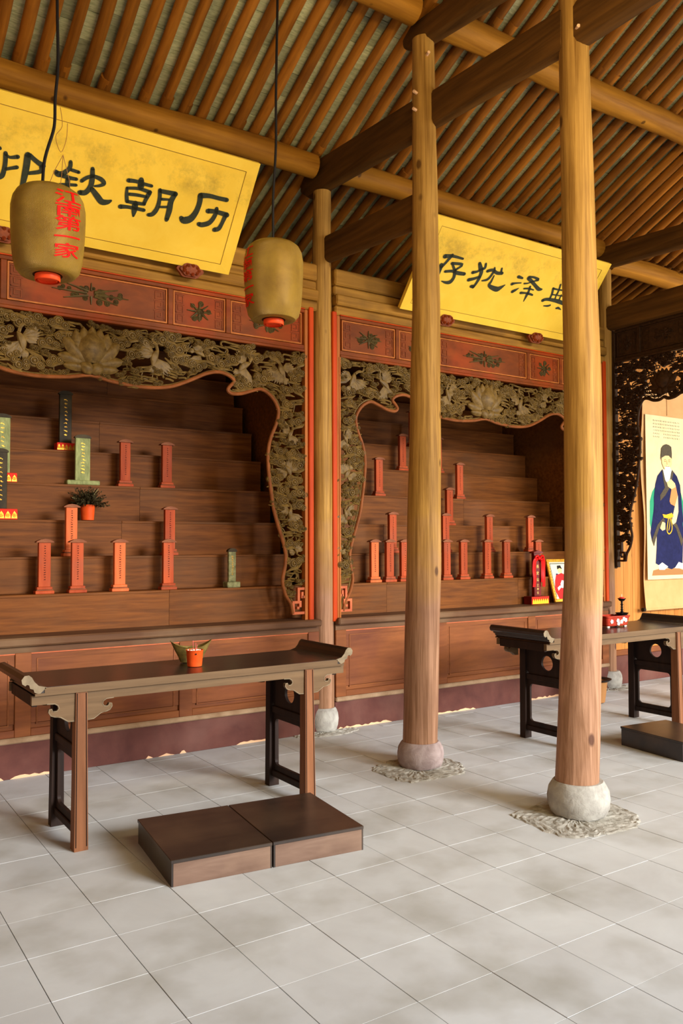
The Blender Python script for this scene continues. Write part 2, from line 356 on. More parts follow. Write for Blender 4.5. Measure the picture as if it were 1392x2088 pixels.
# ---- floor: bed, tiles, mortar patches
fl = empty('floor', (0, 0, 0), kind='structure')
MB().box(-4, 13, -4, 8, -0.08, -0.003).build('floor_bed', 'floor_grout', fl)
cells = []
for i in range(-15, 36):
    for j in range(-18, 12):
        x0 = 1.065+0.333*i; y0 = 2.155+0.334*j
        if y0 > 5.5 and -0.25 < x0 < 7.0: continue
        cells.append((size_in_view((x0+.166, y0+.167, 0), 1.0), i, j, x0, y0))
cells.sort(key=lambda c: (-c[0], c[1], c[2]))
gx, gy = 0.0013, 0.0009
tile_me = mesh_of(MB().box(gx, 0.333-gx, gy, 0.334-gy, -0.012, 0, bev=0.0006), 'floor_tile', 'floor_tile', False)
rest = MB()
for n_, (a_, i, j, x0, y0) in enumerate(cells):
    cut = 1.0 if y0+.334 < 5.62 or x0 > 7.0 or x0 < -0.25 else (5.598-y0)/.334
    if n_ < 300 and a_ > 0: inst(tile_me, 'floor_tile', fl, (x0, y0, 0.0004*math.sin(i*3.1+j*1.7)), sc=(1, cut, 1))
    else: rest.box(x0+gx, x0+.333-gx, y0+gy, y0+.334*cut-gy, -0.012, 0)
rest.build('floor_tiles', 'floor_tile', fl, kind='stuff')
def patch(cx, cy, rx, ry, seed):
    rnd = random.Random(seed); mb = MB(); rows = []; n = 64
    edge = [1+0.05*math.sin(2*2*math.pi*k/n+seed)+0.04*math.sin(5*2*math.pi*k/n+seed)+rnd.uniform(-.045, .045) for k in range(n)]
    for q in (0.25, 0.35, 0.45, 0.54, 0.62, 0.70, 0.76, 0.82, 0.88, 0.93, 0.97, 1.0):
        rows.append([(cx+rx*q*edge[k]*math.copysign(abs(math.cos(2*math.pi*k/n))**.75, math.cos(2*math.pi*k/n)), cy+ry*q*edge[k]*math.copysign(abs(math.sin(2*math.pi*k/n))**.75, math.sin(2*math.pi*k/n)), 0.0 if q == 1 else rnd.uniform(.001, .009)) for k in range(n)])
    b = mb.quad_grid(rows, close=True); mb.f.append(tuple(b+k for k in range(n))); return mb.build('mortar_patch', 'mortar', fl)
patch(3.50, 4.33, .30, .27, 1); patch(3.60, 3.09, .31, .29, 2); patch(3.55, 5.60, .28, .16, 3); patch(7.1, 5.6, .26, .16, 4); patch(7.1, 4.38, .26, .25, 5)

# ---- roof: slope falls from the ridge towards the back wall and towards the open front
def zroof(y):                                       # underside line of the rafters' top
    pts = [(-2.4, 4.0), (-1.2, 4.9), (0.0, 5.9), (1.2, 6.95), (1.88, 6.72), (3.13, 6.02), (4.38, 5.36), (5.66, 4.74), (7.8, 3.86)]
    for (a, b), (c, d) in zip(pts, pts[1:]):
        if a <= y <= c: return b+(d-b)*(y-a)/(c-a)
    return pts[-1][1]
ce = empty('ceiling', (0, 0, 5), kind='structure')
segs = [(7.8, 5.60), (5.72, 4.30), (4.44, 3.06), (3.2, 1.8), (1.9, 1.2)]
ro = MB()
prof = [(y, zroof(y)+0.055) for y in (-2.4, -1.2, 0, 1.2, 1.88, 3.13, 4.38, 5.66, 7.8)]
ro.prism(prof+[(y, z+0.06) for y, z in reversed(prof)], -4, 13, plane='yz'); ro.build('roof_boarding', 'roof_board', ce)
bulk = MB(); bricks = []
rc = random.Random(5)
def rafter_mb(L_, r_=0.041):
    mb = MB(); rows = []
    for k in range(7):
        y = -L_/2+L_*k/6
        rows.append([(r_*math.cos(a*math.pi/5)+0.003*math.sin(k*1.7), y, r_*math.sin(a*math.pi/5)) for a in range(10)])
    b = mb.quad_grid(rows, close=True, flip=True); mb.f.append(tuple(b+j for j in range(10))); e = b+60; mb.f.append(tuple(e+j for j in range(10))[::-1]); return mb
for si, (ya, yb) in enumerate(segs):
    za, zb = zroof(ya), zroof(yb); L_ = math.hypot(ya-yb, zb-za); ang = math.atan2(za-zb, ya-yb)
    rme = mesh_of(rafter_mb(L_), 'rafter', 'rafter_wood')
    far = MB()
    for i in range(-26, 62):
        x = 1.035+0.1475*i+rc.uniform(-.008, .008)
        mid = ((ya+yb)/2, (za+zb)/2)
        vis = any(size_in_view((x, ya+(yb-ya)*t, za+(zb-za)*t), 1) > 0 for t in (0, .25, .5, .75, 1)) and si < 3
        s_ = rc.uniform(.9, 1.08); yaw = rc.uniform(-.008, .008)
        if vis: inst(rme, 'rafter', ce, (x, mid[0], mid[1]-5-0.004*(si % 2)), (ang, 0, yaw), (s_, 1, s_))
        else:
            far.merge(rafter_mb(L_), Matrix.Translation((x, mid[0], mid[1])) @ Matrix.Rotation(yaw, 4, 'Z') @ Matrix.Rotation(ang, 4, 'X'))
        # thin clay tiles bridging this rafter and the next
        n = int(L_/0.2); ph = rc.uniform(0, .5)
        for k in range(n+1):
            t0 = (k-ph)*0.2+0.0; t1 = t0+0.197
            t0 = max(t0, 0); t1 = min(t1, L_)
            if t1-t0 < .03: continue
            tm = (t0+t1)/2/L_; yy = ya+(yb-ya)*tm; zz = za+(zb-za)*tm+0.042
            a_ = size_in_view((x+.074, yy, zz), 1.0)*(1 if si in (1, 2) else .5)
            bricks.append((a_, x+.074, yy, zz, ang+rc.uniform(-.012, .012), t1-t0, rc.uniform(0, .004)))
    if far.v: far.build('rafters', 'rafter_wood', ce, kind='stuff')
bricks.sort(key=lambda b: -b[0])
bme = mesh_of(MB().box(-.0725, .0725, -.5, .5, 0, .013), 'roof_brick', 'roof_brick', False)
for n_, (a_, x, y, z, ang, L_, dz) in enumerate(bricks):
    if n_ < 300: inst(bme, 'roof_brick', ce, (x, y, z-5+dz), (ang, 0, 0), (1, L_, 1))
    elif a_ > 0 or rc.random() < 2:
        bulk.merge(MB().box(-.0725, .0725, -L_/2, L_/2, 0, .013), Matrix.Translation((x, y, z+dz)) @ Matrix.Rotation(ang, 4, 'X'))
bulk.build('roof_bricks', 'roof_brick_bulk', ce, kind='stuff')

# ---- walls around the hall
MB().box(-4, 13, 7.62, 7.8, 0, 3.9).build('wall_back', 'altar_wood', kind='structure')
MB().box(-4.1, -3.98, -4, 7.7, 0, 5).build('wall_left', 'plaster', kind='structure')
MB().box(12.98, 13.1, -1.0, 7.7, 0, 5).build('wall_right', 'plaster', kind='structure')
for xx in (0.05, 3.58, 7.12):                       # partitions between the shrine recesses
    MB().box(xx-.03, xx+.03, 5.80, 7.62, 0, 3.82).build('wall_partition', 'altar_wood', kind='structure')
# pine board wall of the end bay
wa = empty('wall_alcove', (7.2, 5.72, 0), kind='structure')
MB().box(7.16, 11, 5.74, 5.80, 0, 4.0).build('backing', 'plaster', wa)
xx = 7.16
rp = random.Random(3)
while xx < 9.6:
    wd = rp.uniform(.13, .17); MB().box(xx+.0015, xx+wd-.0015, 5.715, 5.742, 0.36, 3.95, bev=.002).build('plank', 'pine', wa); xx += wd
MB().box(7.16, 9.6, 5.70, 5.74, 0.30, 0.36, bev=.004).build('rail', 'altar_front', wa)
MB().box(7.16, 9.6, 5.69, 5.74, 0.0, 0.30, bev=.004).build('skirting', 'plinth_paint', wa)

# ================================================================== COLUMNS
def column(x, y, prof, top, stone, label, stone_mat='stone', group=None):
    """prof: (z, x centre, radius)"""
    e = empty('column', (x, y, 0), label, 'column', group)
    rnd = random.Random(int(x*100+y*7)); mb = MB(); rows = []; n = 32
    z0 = stone[1]; N_ = 26
    for k in range(N_+1):
        z = z0+(top-z0)*k/N_
        for (a, b) in zip(prof, prof[1:]):
            if a[0] <= z <= b[0] or (b is prof[-1] and z > b[0]) or (a is prof[0] and z < a[0]):
                t = (z-a[0])/(b[0]-a[0]); cx = a[1]+(b[1]-a[1])*t; r_ = a[2]+(b[2]-a[2])*t; break
        wob = 0.002*math.sin(k*1.3)
        rows.append([(cx+wob+(r_*(1+.012*math.sin(3*q*2*math.pi/n+k*.25)))*math.cos(2*math.pi*q/n), y+(r_*(1+.012*math.sin(3*q*2*math.pi/n+k*.25)))*math.sin(2*math.pi*q/n), z) for q in range(n)])
    b = mb.quad_grid(rows, close=True); mb.f.append(tuple(b+q for q in range(n))[::-1]); ee = b+N_*n; mb.f.append(tuple(ee+q for q in range(n)))
    mb.build('shaft', 'column_wood', e, smooth=True)
    for (pz, pa) in pegs.get(label, ()):
        d = Vector((math.cos(pa), math.sin(pa), 0)); p = Vector((prof[-1][1], y, pz)); rr = prof[-1][2]
        MB().tube([p+d*rr*.8, p+d*(rr+.035)], .011, 6).build('wooden_peg', 'flake', e)
    # drum shaped base stone
    sr, sh = stone; rows = []; m = MB(); n = 36
    for q, zz in ((.74, 0), (.88, .05), (.97, .25), (1.0, .5), (.96, .75), (.86, .92), (.78, 1.0), (.70, 1.0)):
        rows.append([(x+stone_dx.get(label, 0)+sr*q*(1+rnd.uniform(-.012, .012))*math.cos(2*math.pi*k/n), y+sr*q*(1+rnd.uniform(-.012, .012))*math.sin(2*math.pi*k/n), max(0, zz*sh+(rnd.uniform(-.004, .004) if 0 < zz < 1 else 0))) for k in range(n)])
    b = m.quad_grid(rows, close=True); m.f.append(tuple(b+k for k in range(n))[::-1]); ee = b+7*n; m.f.append(tuple(ee+k for k in range(n)))
    m.build('base_stone', stone_mat, e, smooth=True, label='round white base stone' if stone_mat == 'stone' else 'round pinkish base stone')
    return e
stone_dx = {}
PM = 'tall wooden column on a pinkish drum stone in the middle of the room'; PR = 'nearest and thickest wooden column, knotty, on a rough white stone'
pegs = {PM: ((4.88, -1.9), (4.62, -2.9), (4.5, -2.95)), PR: ((4.42, -2.1),)}
column(3.58, 5.66, [(0.17, 3.585, .091), (2, 3.576, .088), (3.7, 3.575, .078), (4.4, 3.58, .073)], 4.40, (.128, .185), 'slim wooden column standing against the carved screens between the two shrine bays')
column(3.55, 4.38, [(0.17, 3.548, .117), (1.4, 3.59, .119), (3.2, 3.623, .096), (5.0, 3.612, .077)], 5.03, (.157, .17), 'tall wooden column on a pinkish drum stone in the middle of the room', 'stone_pink')
column(3.66, 3.13, [(0.18, 3.65, .119), (1.4, 3.735, .107), (2.3, 3.74, .105), (4.6, 3.70, .082), (5.9, 3.69, .078)], 5.80, (.171, .185), 'nearest and thickest wooden column, knotty, on a rough white stone')
column(7.12, 5.66, [(0.17, 7.12, .074), (2, 7.11, .072), (4.4, 7.14, .066)], 4.40, (.13, .17), 'slim wooden column at the corner beside the dark side screen')
column(7.12, 4.38, [(0.17, 7.12, .11), (2, 7.12, .10), (5.0, 7.12, .078)], 5.03, (.157, .17), 'wooden column at the front end of the dark side screen')
column(0.05, 5.66, [(0.17, .05, .091), (4.4, .05, .073)], 4.40, (.112, .175), 'slim wooden column at the left end of the left shrine bay')

# ================================================================== BEAMS AND PURLINS
def beam_y(x, y0, y1, z0a, z1a, z0b, z1b, wd, label, name='beam', mt='beam_wood', sag=0.0, tip=False, group=None, cat='beam'):
    """beam along y from y0 (heights z0a..z1a) to y1; rounded edges"""
    mb = MB(); rows = []; n = 12
    for k in range(n+1):
        t = k/n; y = y0+(y1-y0)*t; za = z0a+(z0b-z0a)*t+sag*math.sin(math.pi*t); zb = z1a+(z1b-z1a)*t+sag*math.sin(math.pi*t); h = zb-za; w_ = wd
        if tip and k == 0: za += h*.3; zb -= h*.22; w_ = wd*.5
        if tip and k == 1: pass
        c = min(w_*.36, (zb-za)*.3)
        rows.append([(x-w_/2+c*.3, y, za+c*.3), (x-w_/2+c, y, za), (x+w_/2-c, y, za), (x+w_/2-c*.3, y, za+c*.3), (x+w_/2, y, za+c), (x+w_/2, y, zb-c), (x+w_/2-c*.3, y, zb-c*.3), (x+w_/2-c, y, zb), (x-w_/2+c, y, zb), (x-w_/2+c*.3, y, zb-c*.3), (x-w_/2, y, zb-c), (x-w_/2, y, za+c)])
    b = mb.quad_grid(rows, close=True); mb.f.append(tuple(b+q for q in range(12))); ee = b+n*12; mb.f.append(tuple(ee+q for q in range(12))[::-1])
    return mb.build(name, mt, None, smooth=True, loc=(x, (y0+y1)/2, z0a), label=label, cat=cat, group=group)
beam_y(3.595, 5.98, 4.40, 4.42, 4.70, 4.34, 4.61, .12, 'rounded dark beam resting on the slim middle column, below the roof', tip=True)
beam_y(3.60, 5.62, 4.40, 3.80, 4.02, 3.70, 3.95, .09, 'flat dark tie beam low between the slim column and the pink-stoned column')
beam_y(3.665, 4.36, 3.15, 4.40, 4.65, 4.33, 4.59, .10, 'dark tie beam joining the pink-stoned column to the nearest column')
beam_y(3.64, 4.60, 3.15, 5.03, 5.20, 4.86, 5.12, .14, 'rounded dark beam on top of the pink-stoned column at the upper edge', tip=True)
beam_y(3.70, 3.11, 0.6, 4.34, 4.60, 4.34, 4.60, .12, 'dark beam running from the nearest column out of the picture top')
beam_y(7.12, 5.98, 4.44, 4.42, 4.66, 4.34, 4.57, .15, 'rounded beam resting on the corner column above the dark side screen', tip=True)
beam_y(7.14, 5.62, 4.40, 3.738, 4.00, 3.738, 4.00, .10, 'flat dark tie beam lying on top of the side screen')
def purlin(x0, x1, y, z, r_, label, mt='purlin_wood'):
    rnd = random.Random(int(x0*31+z*17)); mb = MB(); rows = []; n = 18; N_ = 16
    for k in range(N_+1):
        x = x0+(x1-x0)*k/N_; q = r_*(1+rnd.uniform(-.03, .03)); dz = .012*math.sin(k*.6)
        rows.append([(x, y+q*math.cos(2*math.pi*j/n), z+dz+q*.98*math.sin(2*math.pi*j/n)) for j in range(n)])
    b = mb.quad_grid(rows, close=True); mb.f.append(tuple(b+q for q in range(n))); ee = b+N_*n; mb.f.append(tuple(ee+q for q in range(n))[::-1])
    return mb.build('purlin', mt, None, smooth=True, loc=((x0+x1)/2, y, z), label=label, cat='purlin')
purlin(0.0, 3.50, 5.66, 4.598, .099, 'round roof purlin behind the top of the left yellow plaque')
purlin(3.66, 7.04, 5.66, 4.618, .099, 'round roof purlin running above the right yellow plaque')
purlin(7.20, 10.6, 5.66, 4.50, .11, 'round roof purlin over the end bay, right of the corner column')
purlin(0.0, 3.53, 4.38, 5.215, .103, 'round roof purlin left of the top of the pink-stoned column')
purlin(3.70, 7.05, 4.38, 5.215, .105, 'golden round roof purlin crossing behind the nearest column')
purlin(7.19, 10.6, 4.38, 5.215, .105, 'round roof purlin over the end bay, towards the front')
for i, (yy, z, nm) in enumerate(((3.13, 5.90, 'third'), (1.88, 6.60, 'fourth'), (0, 6.02, 'front'))):
    pass

# ================================================================== SHRINE BAYS
Z = [0.90, 1.16, 1.413, 1.677, 1.955, 2.232, 2.503, 2.765, 3.03, 3.29, 3.55]
def altar(x0, x1, label):
    e = empty('stepped_altar', ((x0+x1)/2, 5.6, 0), label, 'altar')
    cx = (x0+x1)/2
    MB().box(x0, x1, 5.60, 5.66, 0, .225).build('plinth', 'plinth_paint', e)
    MB().box(x0, x1, 5.575, 5.66, .225, .262, bev=.008).build('base_moulding', 'dust', e)
    rw = random.Random(int(x0*7)); we = MB(); xx = x0+.02
    while xx < x1-.1:
        L_ = rw.choice((.05, .12, .3, .55)); n = max(3, int(L_/.03))
        if xx+L_ > x1: break
        up = [(xx+L_*k/n, rw.uniform(.004, .020)*(0 < k < n)) for k in range(n+1)]
        we.prism([(xx, 0.0)]+[(a, b+.001) for a, b in up]+[(xx+L_, 0.0)], 5.5975, 5.6); xx += L_+rw.choice((.04, .15, .4, .6))
    we.build('flaked_edge', 'flake', e, kind='stuff')
    MB().box(x0, x1, 5.605, 5.66, .262, .80).build('backing_board', 'altar_front', e)
    d1, d2 = cx-.56, cx+.56
    edges = [(x0, d1), (d1, d2), (d2, x1)]
    for i, xs in enumerate((x0, d1-.0, d2-.0, x1)):
        a = xs if i == 0 else (xs-.05 if i < 3 else xs-.10); b = xs+.10 if i == 0 else (xs+.05 if i < 3 else xs)
        MB().box(a, b, 5.585, 5.62, .262, .80, bev=.003).build('stile', 'altar_front', e)
    for (a, b), (ia, ib) in zip(edges, ((.10, .05), (.05, .05), (.05, .10))):
        a += ia; b -= ib
        MB().box(a, b, 5.588, 5.62, .262, .31, bev=.003).build('rail', 'altar_front', e)
        MB().box(a, b, 5.596, 5.615, .345, .80, bev=.002).build('panel', 'altar_front', e)
        # raised edge moulding around the field
        for q in ((a+.035, b-.035, .335, .343), (a+.035, b-.035, .752, .760)): MB().box(q[0], q[1], 5.592, 5.60, q[2], q[3]).build('bead', 'altar_front', e)
        for xx in (a+.035, b-.043): MB().box(xx, xx+.008, 5.592, 5.60, .343, .752).build('bead', 'altar_front', e)
        MB().box(a, b, 5.590, 5.61, .790, .797).build('edge_strip', 'fret_wood', e)
    MB().box(x0, x1, 5.59, 5.66, .797, .845).build('ledge_apron', 'ledge_wood', e)
    MB().box(x0, x1, 5.535, 5.82, .845, .90, bev=.01).build('ledge', 'ledge_wood', e)
    rnd = random.Random(int(x0*10))
    for k in range(9):
        y = 5.80+.18*k
        cuts = [x0+.03, x0+(x1-x0)*rnd.uniform(.15, .3), x0+(x1-x0)*rnd.uniform(.5, .68), x1-.03]
        for a, b in zip(cuts, cuts[1:]):
            MB().box(a+.0012, b-.0012, y, y+.02, Z[k], Z[k+1]-.018).build('riser_board', 'altar_wood', e)
        for a, b in zip(cuts, cuts[1:]):
            MB().box(a+.0006, b-.0006, y-.006, y+.20, Z[k+1]-.018, Z[k+1], bev=.002).build('tread_board', 'altar_wood', e)
    return e
altar(0.12, 3.50, 'brown stepped wooden altar of the left bay, behind the nearer long table')
altar(3.66, 7.03, 'brown stepped wooden altar of the right bay, behind the two thick columns')

# ---- lintel of stacked golden planks over each bay
def lintel(x0, x1, label):
    e = empty('lintel', ((x0+x1)/2, 5.6, 3.4), label, 'lintel')
    for z0, z1, y0 in ((3.378, 3.455, 5.585), (3.457, 3.545, 5.56), (3.547, 3.625, 5.60), (3.627, 3.762, 5.585)):
        MB().box(x0, x1, y0, 5.70, z0, z1, bev=.012).build('plank', 'lintel_wood', e)
lintel(0.12, 3.49, 'stacked golden-brown plank lintel under the left yellow plaque')
lintel(3.66, 7.04, 'stacked golden-brown plank lintel under the right yellow plaque')

# ================================================================== CARVED SCREENS
HALF = [(0, 2.655), (0.143, 2.628), (0.322, 2.612), (0.459, 2.616), (0.589, 2.64), (0.733, 2.702), (0.858, 2.764), (0.959, 2.786), (1.042, 2.766), (1.083, 2.729), (1.051, 2.692), (1.03, 2.658), (1.063, 2.634), (1.145, 2.642), (1.237, 2.674), (1.314, 2.693), (1.391, 2.655), (1.444, 2.594), (1.466, 2.527), (1.444, 2.429), (1.40, 2.33), (1.375, 2.221), (1.375, 2.099), (1.392, 1.955), (1.405, 1.875), (1.423, 1.769), (1.466, 1.629), (1.51, 1.502), (1.532, 1.395), (1.517, 1.292), (1.501, 1.205), (1.532, 1.097), (1.576, 1.03), (1.594, 0.951)]
def disc(mb, x, z, r_, n=12, h=.02, y0=0.0):
    prof = [(1.0, 0), (.97, .45), (.80, .62), (.74, .30), (.66, .34), (.56, .80), (.46, .78), (.38, .42), (.30, .5), (.16, 1.0), (0.02, 1.05)]
    rows = []
    for q, hh in prof: rows.append([(x+r_*q*math.cos(2*math.pi*j/n), y0-h*hh, z+r_*q*math.sin(2*math.pi*j/n)) for j in range(n)])
    b = mb.quad_grid(rows, close=True); e = b+(len(rows)-1)*n; mb.f.append(tuple(e+j for j in range(n)))
    mb.quad_grid([[(x+r_*math.cos(2*math.pi*j/n), y0, z+r_*math.sin(2*math.pi*j/n)) for j in range(n)], [(x+r_*math.cos(2*math.pi*j/n), y0+.012, z+r_*math.sin(2*math.pi*j/n)) for j in range(n)]], close=True)
def cloud_mb(v):
    rnd = random.Random(v); mb = MB()
    lay = [[(0, 0, .034), (.040, .012, .025), (-.036, .016, .024)], [(0, .004, .030), (.036, -.014, .027), (-.032, -.012, .023)], [(0, 0, .035), (.034, .028, .023), (-.038, .008, .024)]][v % 3]
    for i, (x, z, r_) in enumerate(lay): disc(mb, x, z, r_, h=.016+.004*(i == 0), y0=-.004*i)
    mb.tube([(-.06, 0, -.020), (-.02, -.006, -.034), (.02, -.006, -.030), (.07, 0, -.038)], [.004, .011, .011, .003], 6)
    return mb
def ribbon_mb(v):
    mb = MB(); L_ = (.16, .13, .10)[v % 3]; h = (.020, .016, .024)[v % 3]
    pts = [(-L_/2, 0, h), (0, -.006, h*.9), (L_/2-.015, 0, h), (L_/2, 0, 0), (L_/2-.015, 0, -h), (0, -.006, -h*.9), (-L_/2+.01, 0, -h)]
    mb.tube(catmull(pts, 3), .0085, 6)
    mb.tube([(-L_*.62, 0, h*.2), (-L_*.3, -.008, h*.1), (0, -.004, 0)], [.003, .009, .004], 6); disc(mb, -L_/2, h*.6, .017, 10, .014); return mb
def crane_mb(v):
    mb = MB()
    # body
    rows = []
    for k in range(8):
        t = k/7; r_ = .024*math.sin(math.pi*min(max(t*.9+.06, 0), 1))+.003
        rows.append([(-.06+.12*t, -.012+r_*.7*math.cos(a*math.pi/4), .01*math.sin(t*3)+r_*math.sin(a*math.pi/4)) for a in range(8)])
    b = mb.quad_grid(rows, close=True); mb.f.append(tuple(b+j for j in range(8))); mb.f.append(tuple(b+56+j for j in range(8))[::-1])
    mb.tube(catmull([(.055, -.014, .008), (.085, -.016, .03), (.10, -.016, .062), (.125, -.014, .07), (.155, -.01, .06)], 3), [.012]*5+[.008]*3+[.010]*2+[.004]*3, 6)
    def fan(ox, oz, a0, a1, L0, L1, n):
        for k in range(n):
            a = R(a0+(a1-a0)*k/(n-1)); L_ = (L0+(L1-L0)*k/(n-1))*(1+.04*(k % 2)); w_ = .019
            dx, dz = math.cos(a), math.sin(a); px, pz = -dz*w_, dx*w_; d = -.006-.0022*(k % 2)-.001*k
            b = len(mb.v)
            mb.v += [(ox, d, oz), (ox+dx*L_*.55+px, d-.003, oz+dz*L_*.55+pz), (ox+dx*L_, d+.003, oz+dz*L_), (ox+dx*L_*.55-px, d-.003, oz+dz*L_*.55-pz), (ox+dx*L_*.5, d-.010, oz+dz*L_*.5),
                     (ox, .006, oz), (ox+dx*L_*.55+px, .006, oz+dz*L_*.55+pz), (ox+dx*L_, .006, oz+dz*L_), (ox+dx*L_*.55-px, .006, oz+dz*L_*.55-pz)]
            for q in ((0, 1, 4), (1, 2, 4), (2, 3, 4), (3, 0, 4), (0, 5, 6, 1), (1, 6, 7, 2), (2, 7, 8, 3), (3, 8, 5, 0), (5, 8, 7, 6)): mb.f.append(tuple(b+i for i in q))
    if v == 0: fan(.02, .01, 60, 125, .15, .10, 8); fan(.0, 0, 190, 262, .10, .15, 8)
    else: fan(.01, .01, 80, 165, .14, .11, 9); fan(.015, -.005, 285, 225, .09, .14, 7)
    fan(-.05, 0, 165, 200, .06, .06, 4)
    mb.tube([(-.05, -.004, -.006), (-.10, -.004, -.022), (-.15, -.002, -.03)], .004, 5); return mb
def petal_mb(L_, w_, curl=.03, tip=.55):
    """domed petal growing along +z; tip < 1 gives a pointed end"""
    mb = MB(); rows = []
    for i in range(13):
        t = i/12; ww = w_*max(.02, math.sin(math.pi*min(1, .10+.90*t))**tip) if t > .45 else w_*(.35+.65*math.sin(math.pi/2*t/.45))
        rows.append([(ww*q, -(.008+curl*math.sin(math.pi*(.12+.80*t)))*(1-.75*q*q)-.003, L_*t) for q in (-1, -.7, -.35, 0, .35, .7, 1)])
    mb.quad_grid(rows)
    mb.quad_grid([[(p[0], .004, p[2]) for p in r_] for r_ in rows], flip=True)
    for q in (0, 6): mb.quad_grid([[r_[q] for r_ in rows], [(r_[q][0], .004, r_[q][2]) for r_ in rows]], flip=(q == 6))
    return mb
SM = {}
def shared(key, fn, mt):
    k = (key, mt)
    if k not in SM: SM[k] = mesh_of(fn(), key.split('#')[0], mt)
    return SM[k]
def pip(x, z, poly):
    c = False; n = len(poly)
    for i in range(n):
        x1, z1 = poly[i]; x2, z2 = poly[i-1]
        if (z1 > z) != (z2 > z) and x < (x2-x1)*(z-z1)/(z2-z1)+x1: c = not c
    return c
def screen(loc, rot, half, dz, label, small=False, xmin=-9):
    """local frame: x along the screen, -y its front, z up; origin on the ledge line"""
    e = empty('carved_screen', loc, label, 'screen', rot=(0, 0, rot))
    cm, fm = ('carving_shaded', 'carving_shaded') if small else ('carving', 'frame_brown')
    def sx(x):
        if not small: return x
        q = [(0, 0), (1.03, .14), (1.25, .22), (1.375, half-.29), (1.70, half)]
        for (a, b), (c, d) in zip(q, q[1:]):
            if x <= c: return b+(d-b)*(x-a)/(c-a)
        return half
    H = [(sx(x), z+dz) for x, z in HALF] if not small else [(a, b+dz) for a, b in ((0, 2.585), (.05, 2.565), (.12, 2.57), (.19, 2.60), (.24, 2.595), (.275, 2.54), (.30, 2.46))]+[(sx(x), z+dz) for x, z in HALF[20:]]; zt = 3.03+dz; zb = .948+dz
    crv = [(-x, z) for x, z in reversed(H)][:-1]+H
    crv = catmull(crv, 3)
    # swept edge moulding of the opening
    MB().tube([(x, -.012, z) for x, z in crv], .0135, 8).build('edge_moulding', 'moulding' if not small else 'carving_shaded', e, smooth=True, local=True)
    MB().tube([(x*(1+.012), -.004, z+.016) for x, z in crv], .007, 6).build('edge_bead', cm, e, smooth=True, local=True)
    opening = crv+[(crv[-1][0], -1), (crv[0][0], -1)]
    # posts, rails
    for s in (-1, 1):
        a, b = sorted((s*half, s*(half+.032)));  MB().box(a, b, -.02, .03, .885+dz, 3.375+dz, bev=.004).build('post', fm, e, local=True)
        a, b = sorted((s*(half+.036), s*(half+.080))); MB().box(a, b, -.032, .03, .872+dz, 3.40+dz, bev=.006).build('post_edge', 'frame_red' if not small else 'carving_shaded', e, local=True, label='bright red-orange edge strip')
        a, b = sorted((s*(half+.0), s*(half+.012))); MB().box(a, b, -.026, -.018, .90+dz, 3.03+dz).build('bead', 'frame_brown' if not small else 'carving_shaded', e, local=True)
        # meander bracket at the foot
        fr = MB(); k = .75 if small else 1
        def fb(x0, x1, z0, z1):
            a, b = sorted((s*(half-x0*k), s*(half-x1*k))); fr.box(a, b, -.02, .012, z0+dz, z1+dz)
        fb(0, .112, .945, .965); fb(.092, .112, .965, 1.05); fb(.03, .092, 1.03, 1.05); fb(.03, .05, 1.0, 1.03); fb(.05, .07, .985, 1.005); fb(.045, .065, 1.05, 1.155); fb(0, .045, 1.135, 1.155); fb(.0, .02, 1.07, 1.09); fb(.012, .03, 1.07, 1.12)
        fr.build('meander_bracket', 'fret_wood' if not small else 'carving_shaded', e, local=True, label='pale square-spiral bracket' if not small else None)
    fz = 'frieze_red' if not small else 'carving_shaded'
    MB().box(-half, half, -.026, .03, zt, zt+.022, bev=.004).build('rail', fz, e, local=True)
    MB().box(-half, half, -.016, .03, zt+.022, zt+.058, bev=.004).build('rail', fz, e, local=True)
    MB().box(-half, half, -.022, .03, zt+.318, zt+.345, bev=.004).build('rail', fz, e, local=True)
    MB().box(-half, half, -.030, .03, zt+.345, zt+.352, bev=.001).build('edge_strip', 'frame_red' if not small else 'carving_shaded', e, local=True)
    MB().box(-half, half, .010, .025, zt+.05, zt+.33).build('backing_board', fz, e, local=True)
    divs = [-half, -1.03, -.57, .57, 1.03, half] if not small else [-half, -.28, .28, half]
    for i, d in enumerate(divs[1:-1]): MB().box(d-.020, d+.020, -.020, .02, zt+.058, zt+.318, bev=.004).build('divider', fz, e, local=True)
    for a, b in zip(divs, divs[1:]):
        a += .024; b -= .024
        for q in ((a, b, zt+.062, zt+.072), (a, b, zt+.304, zt+.314)): MB().box(q[0], q[1], -.012, .012, q[2], q[3]).build('bead', 'frame_brown' if not small else cm, e, local=True)
        for xx in (a, b-.009): MB().box(xx, xx+.009, -.012, .012, zt+.072, zt+.304).build('bead', 'frame_brown' if not small else cm, e, local=True)
        pn = MB().box(a+.009, b-.009, -.002, .012, zt+.072, zt+.304).build('panel', fz, e, local=True)
        wd = b-a
        for s in (-1, 1):                          # square spirals at both ends of the field
            rl = MB()
            ex = (a+b)/2+s*(wd/2-.02)
            for lev, zc in enumerate((zt+.115, zt+.188, zt+.261)):
                for (u0, u1, v0, v1) in ((0, .07, -.031, -.026), (.065, .07, -.026, .024), (.02, .065, .019, .024), (.02, .025, -.012, .019), (.025, .05, -.012, -.007), (0, .005, -.031, .031), (0, .08, .029, .033)):
                    p, q = sorted((ex-s*u0*min(1, wd/.5), ex-s*u1*min(1, wd/.5))); rl.box(p, q, -.0065, -.001, zc+v0, zc+v1)
            rl.build('fret_relief', 'relief_red' if not small else cm, pn, local=True, kind='stuff')
        fc = MB(); rnd = random.Random(int(a*100)); cx = (a+b)/2; zc = zt+.188
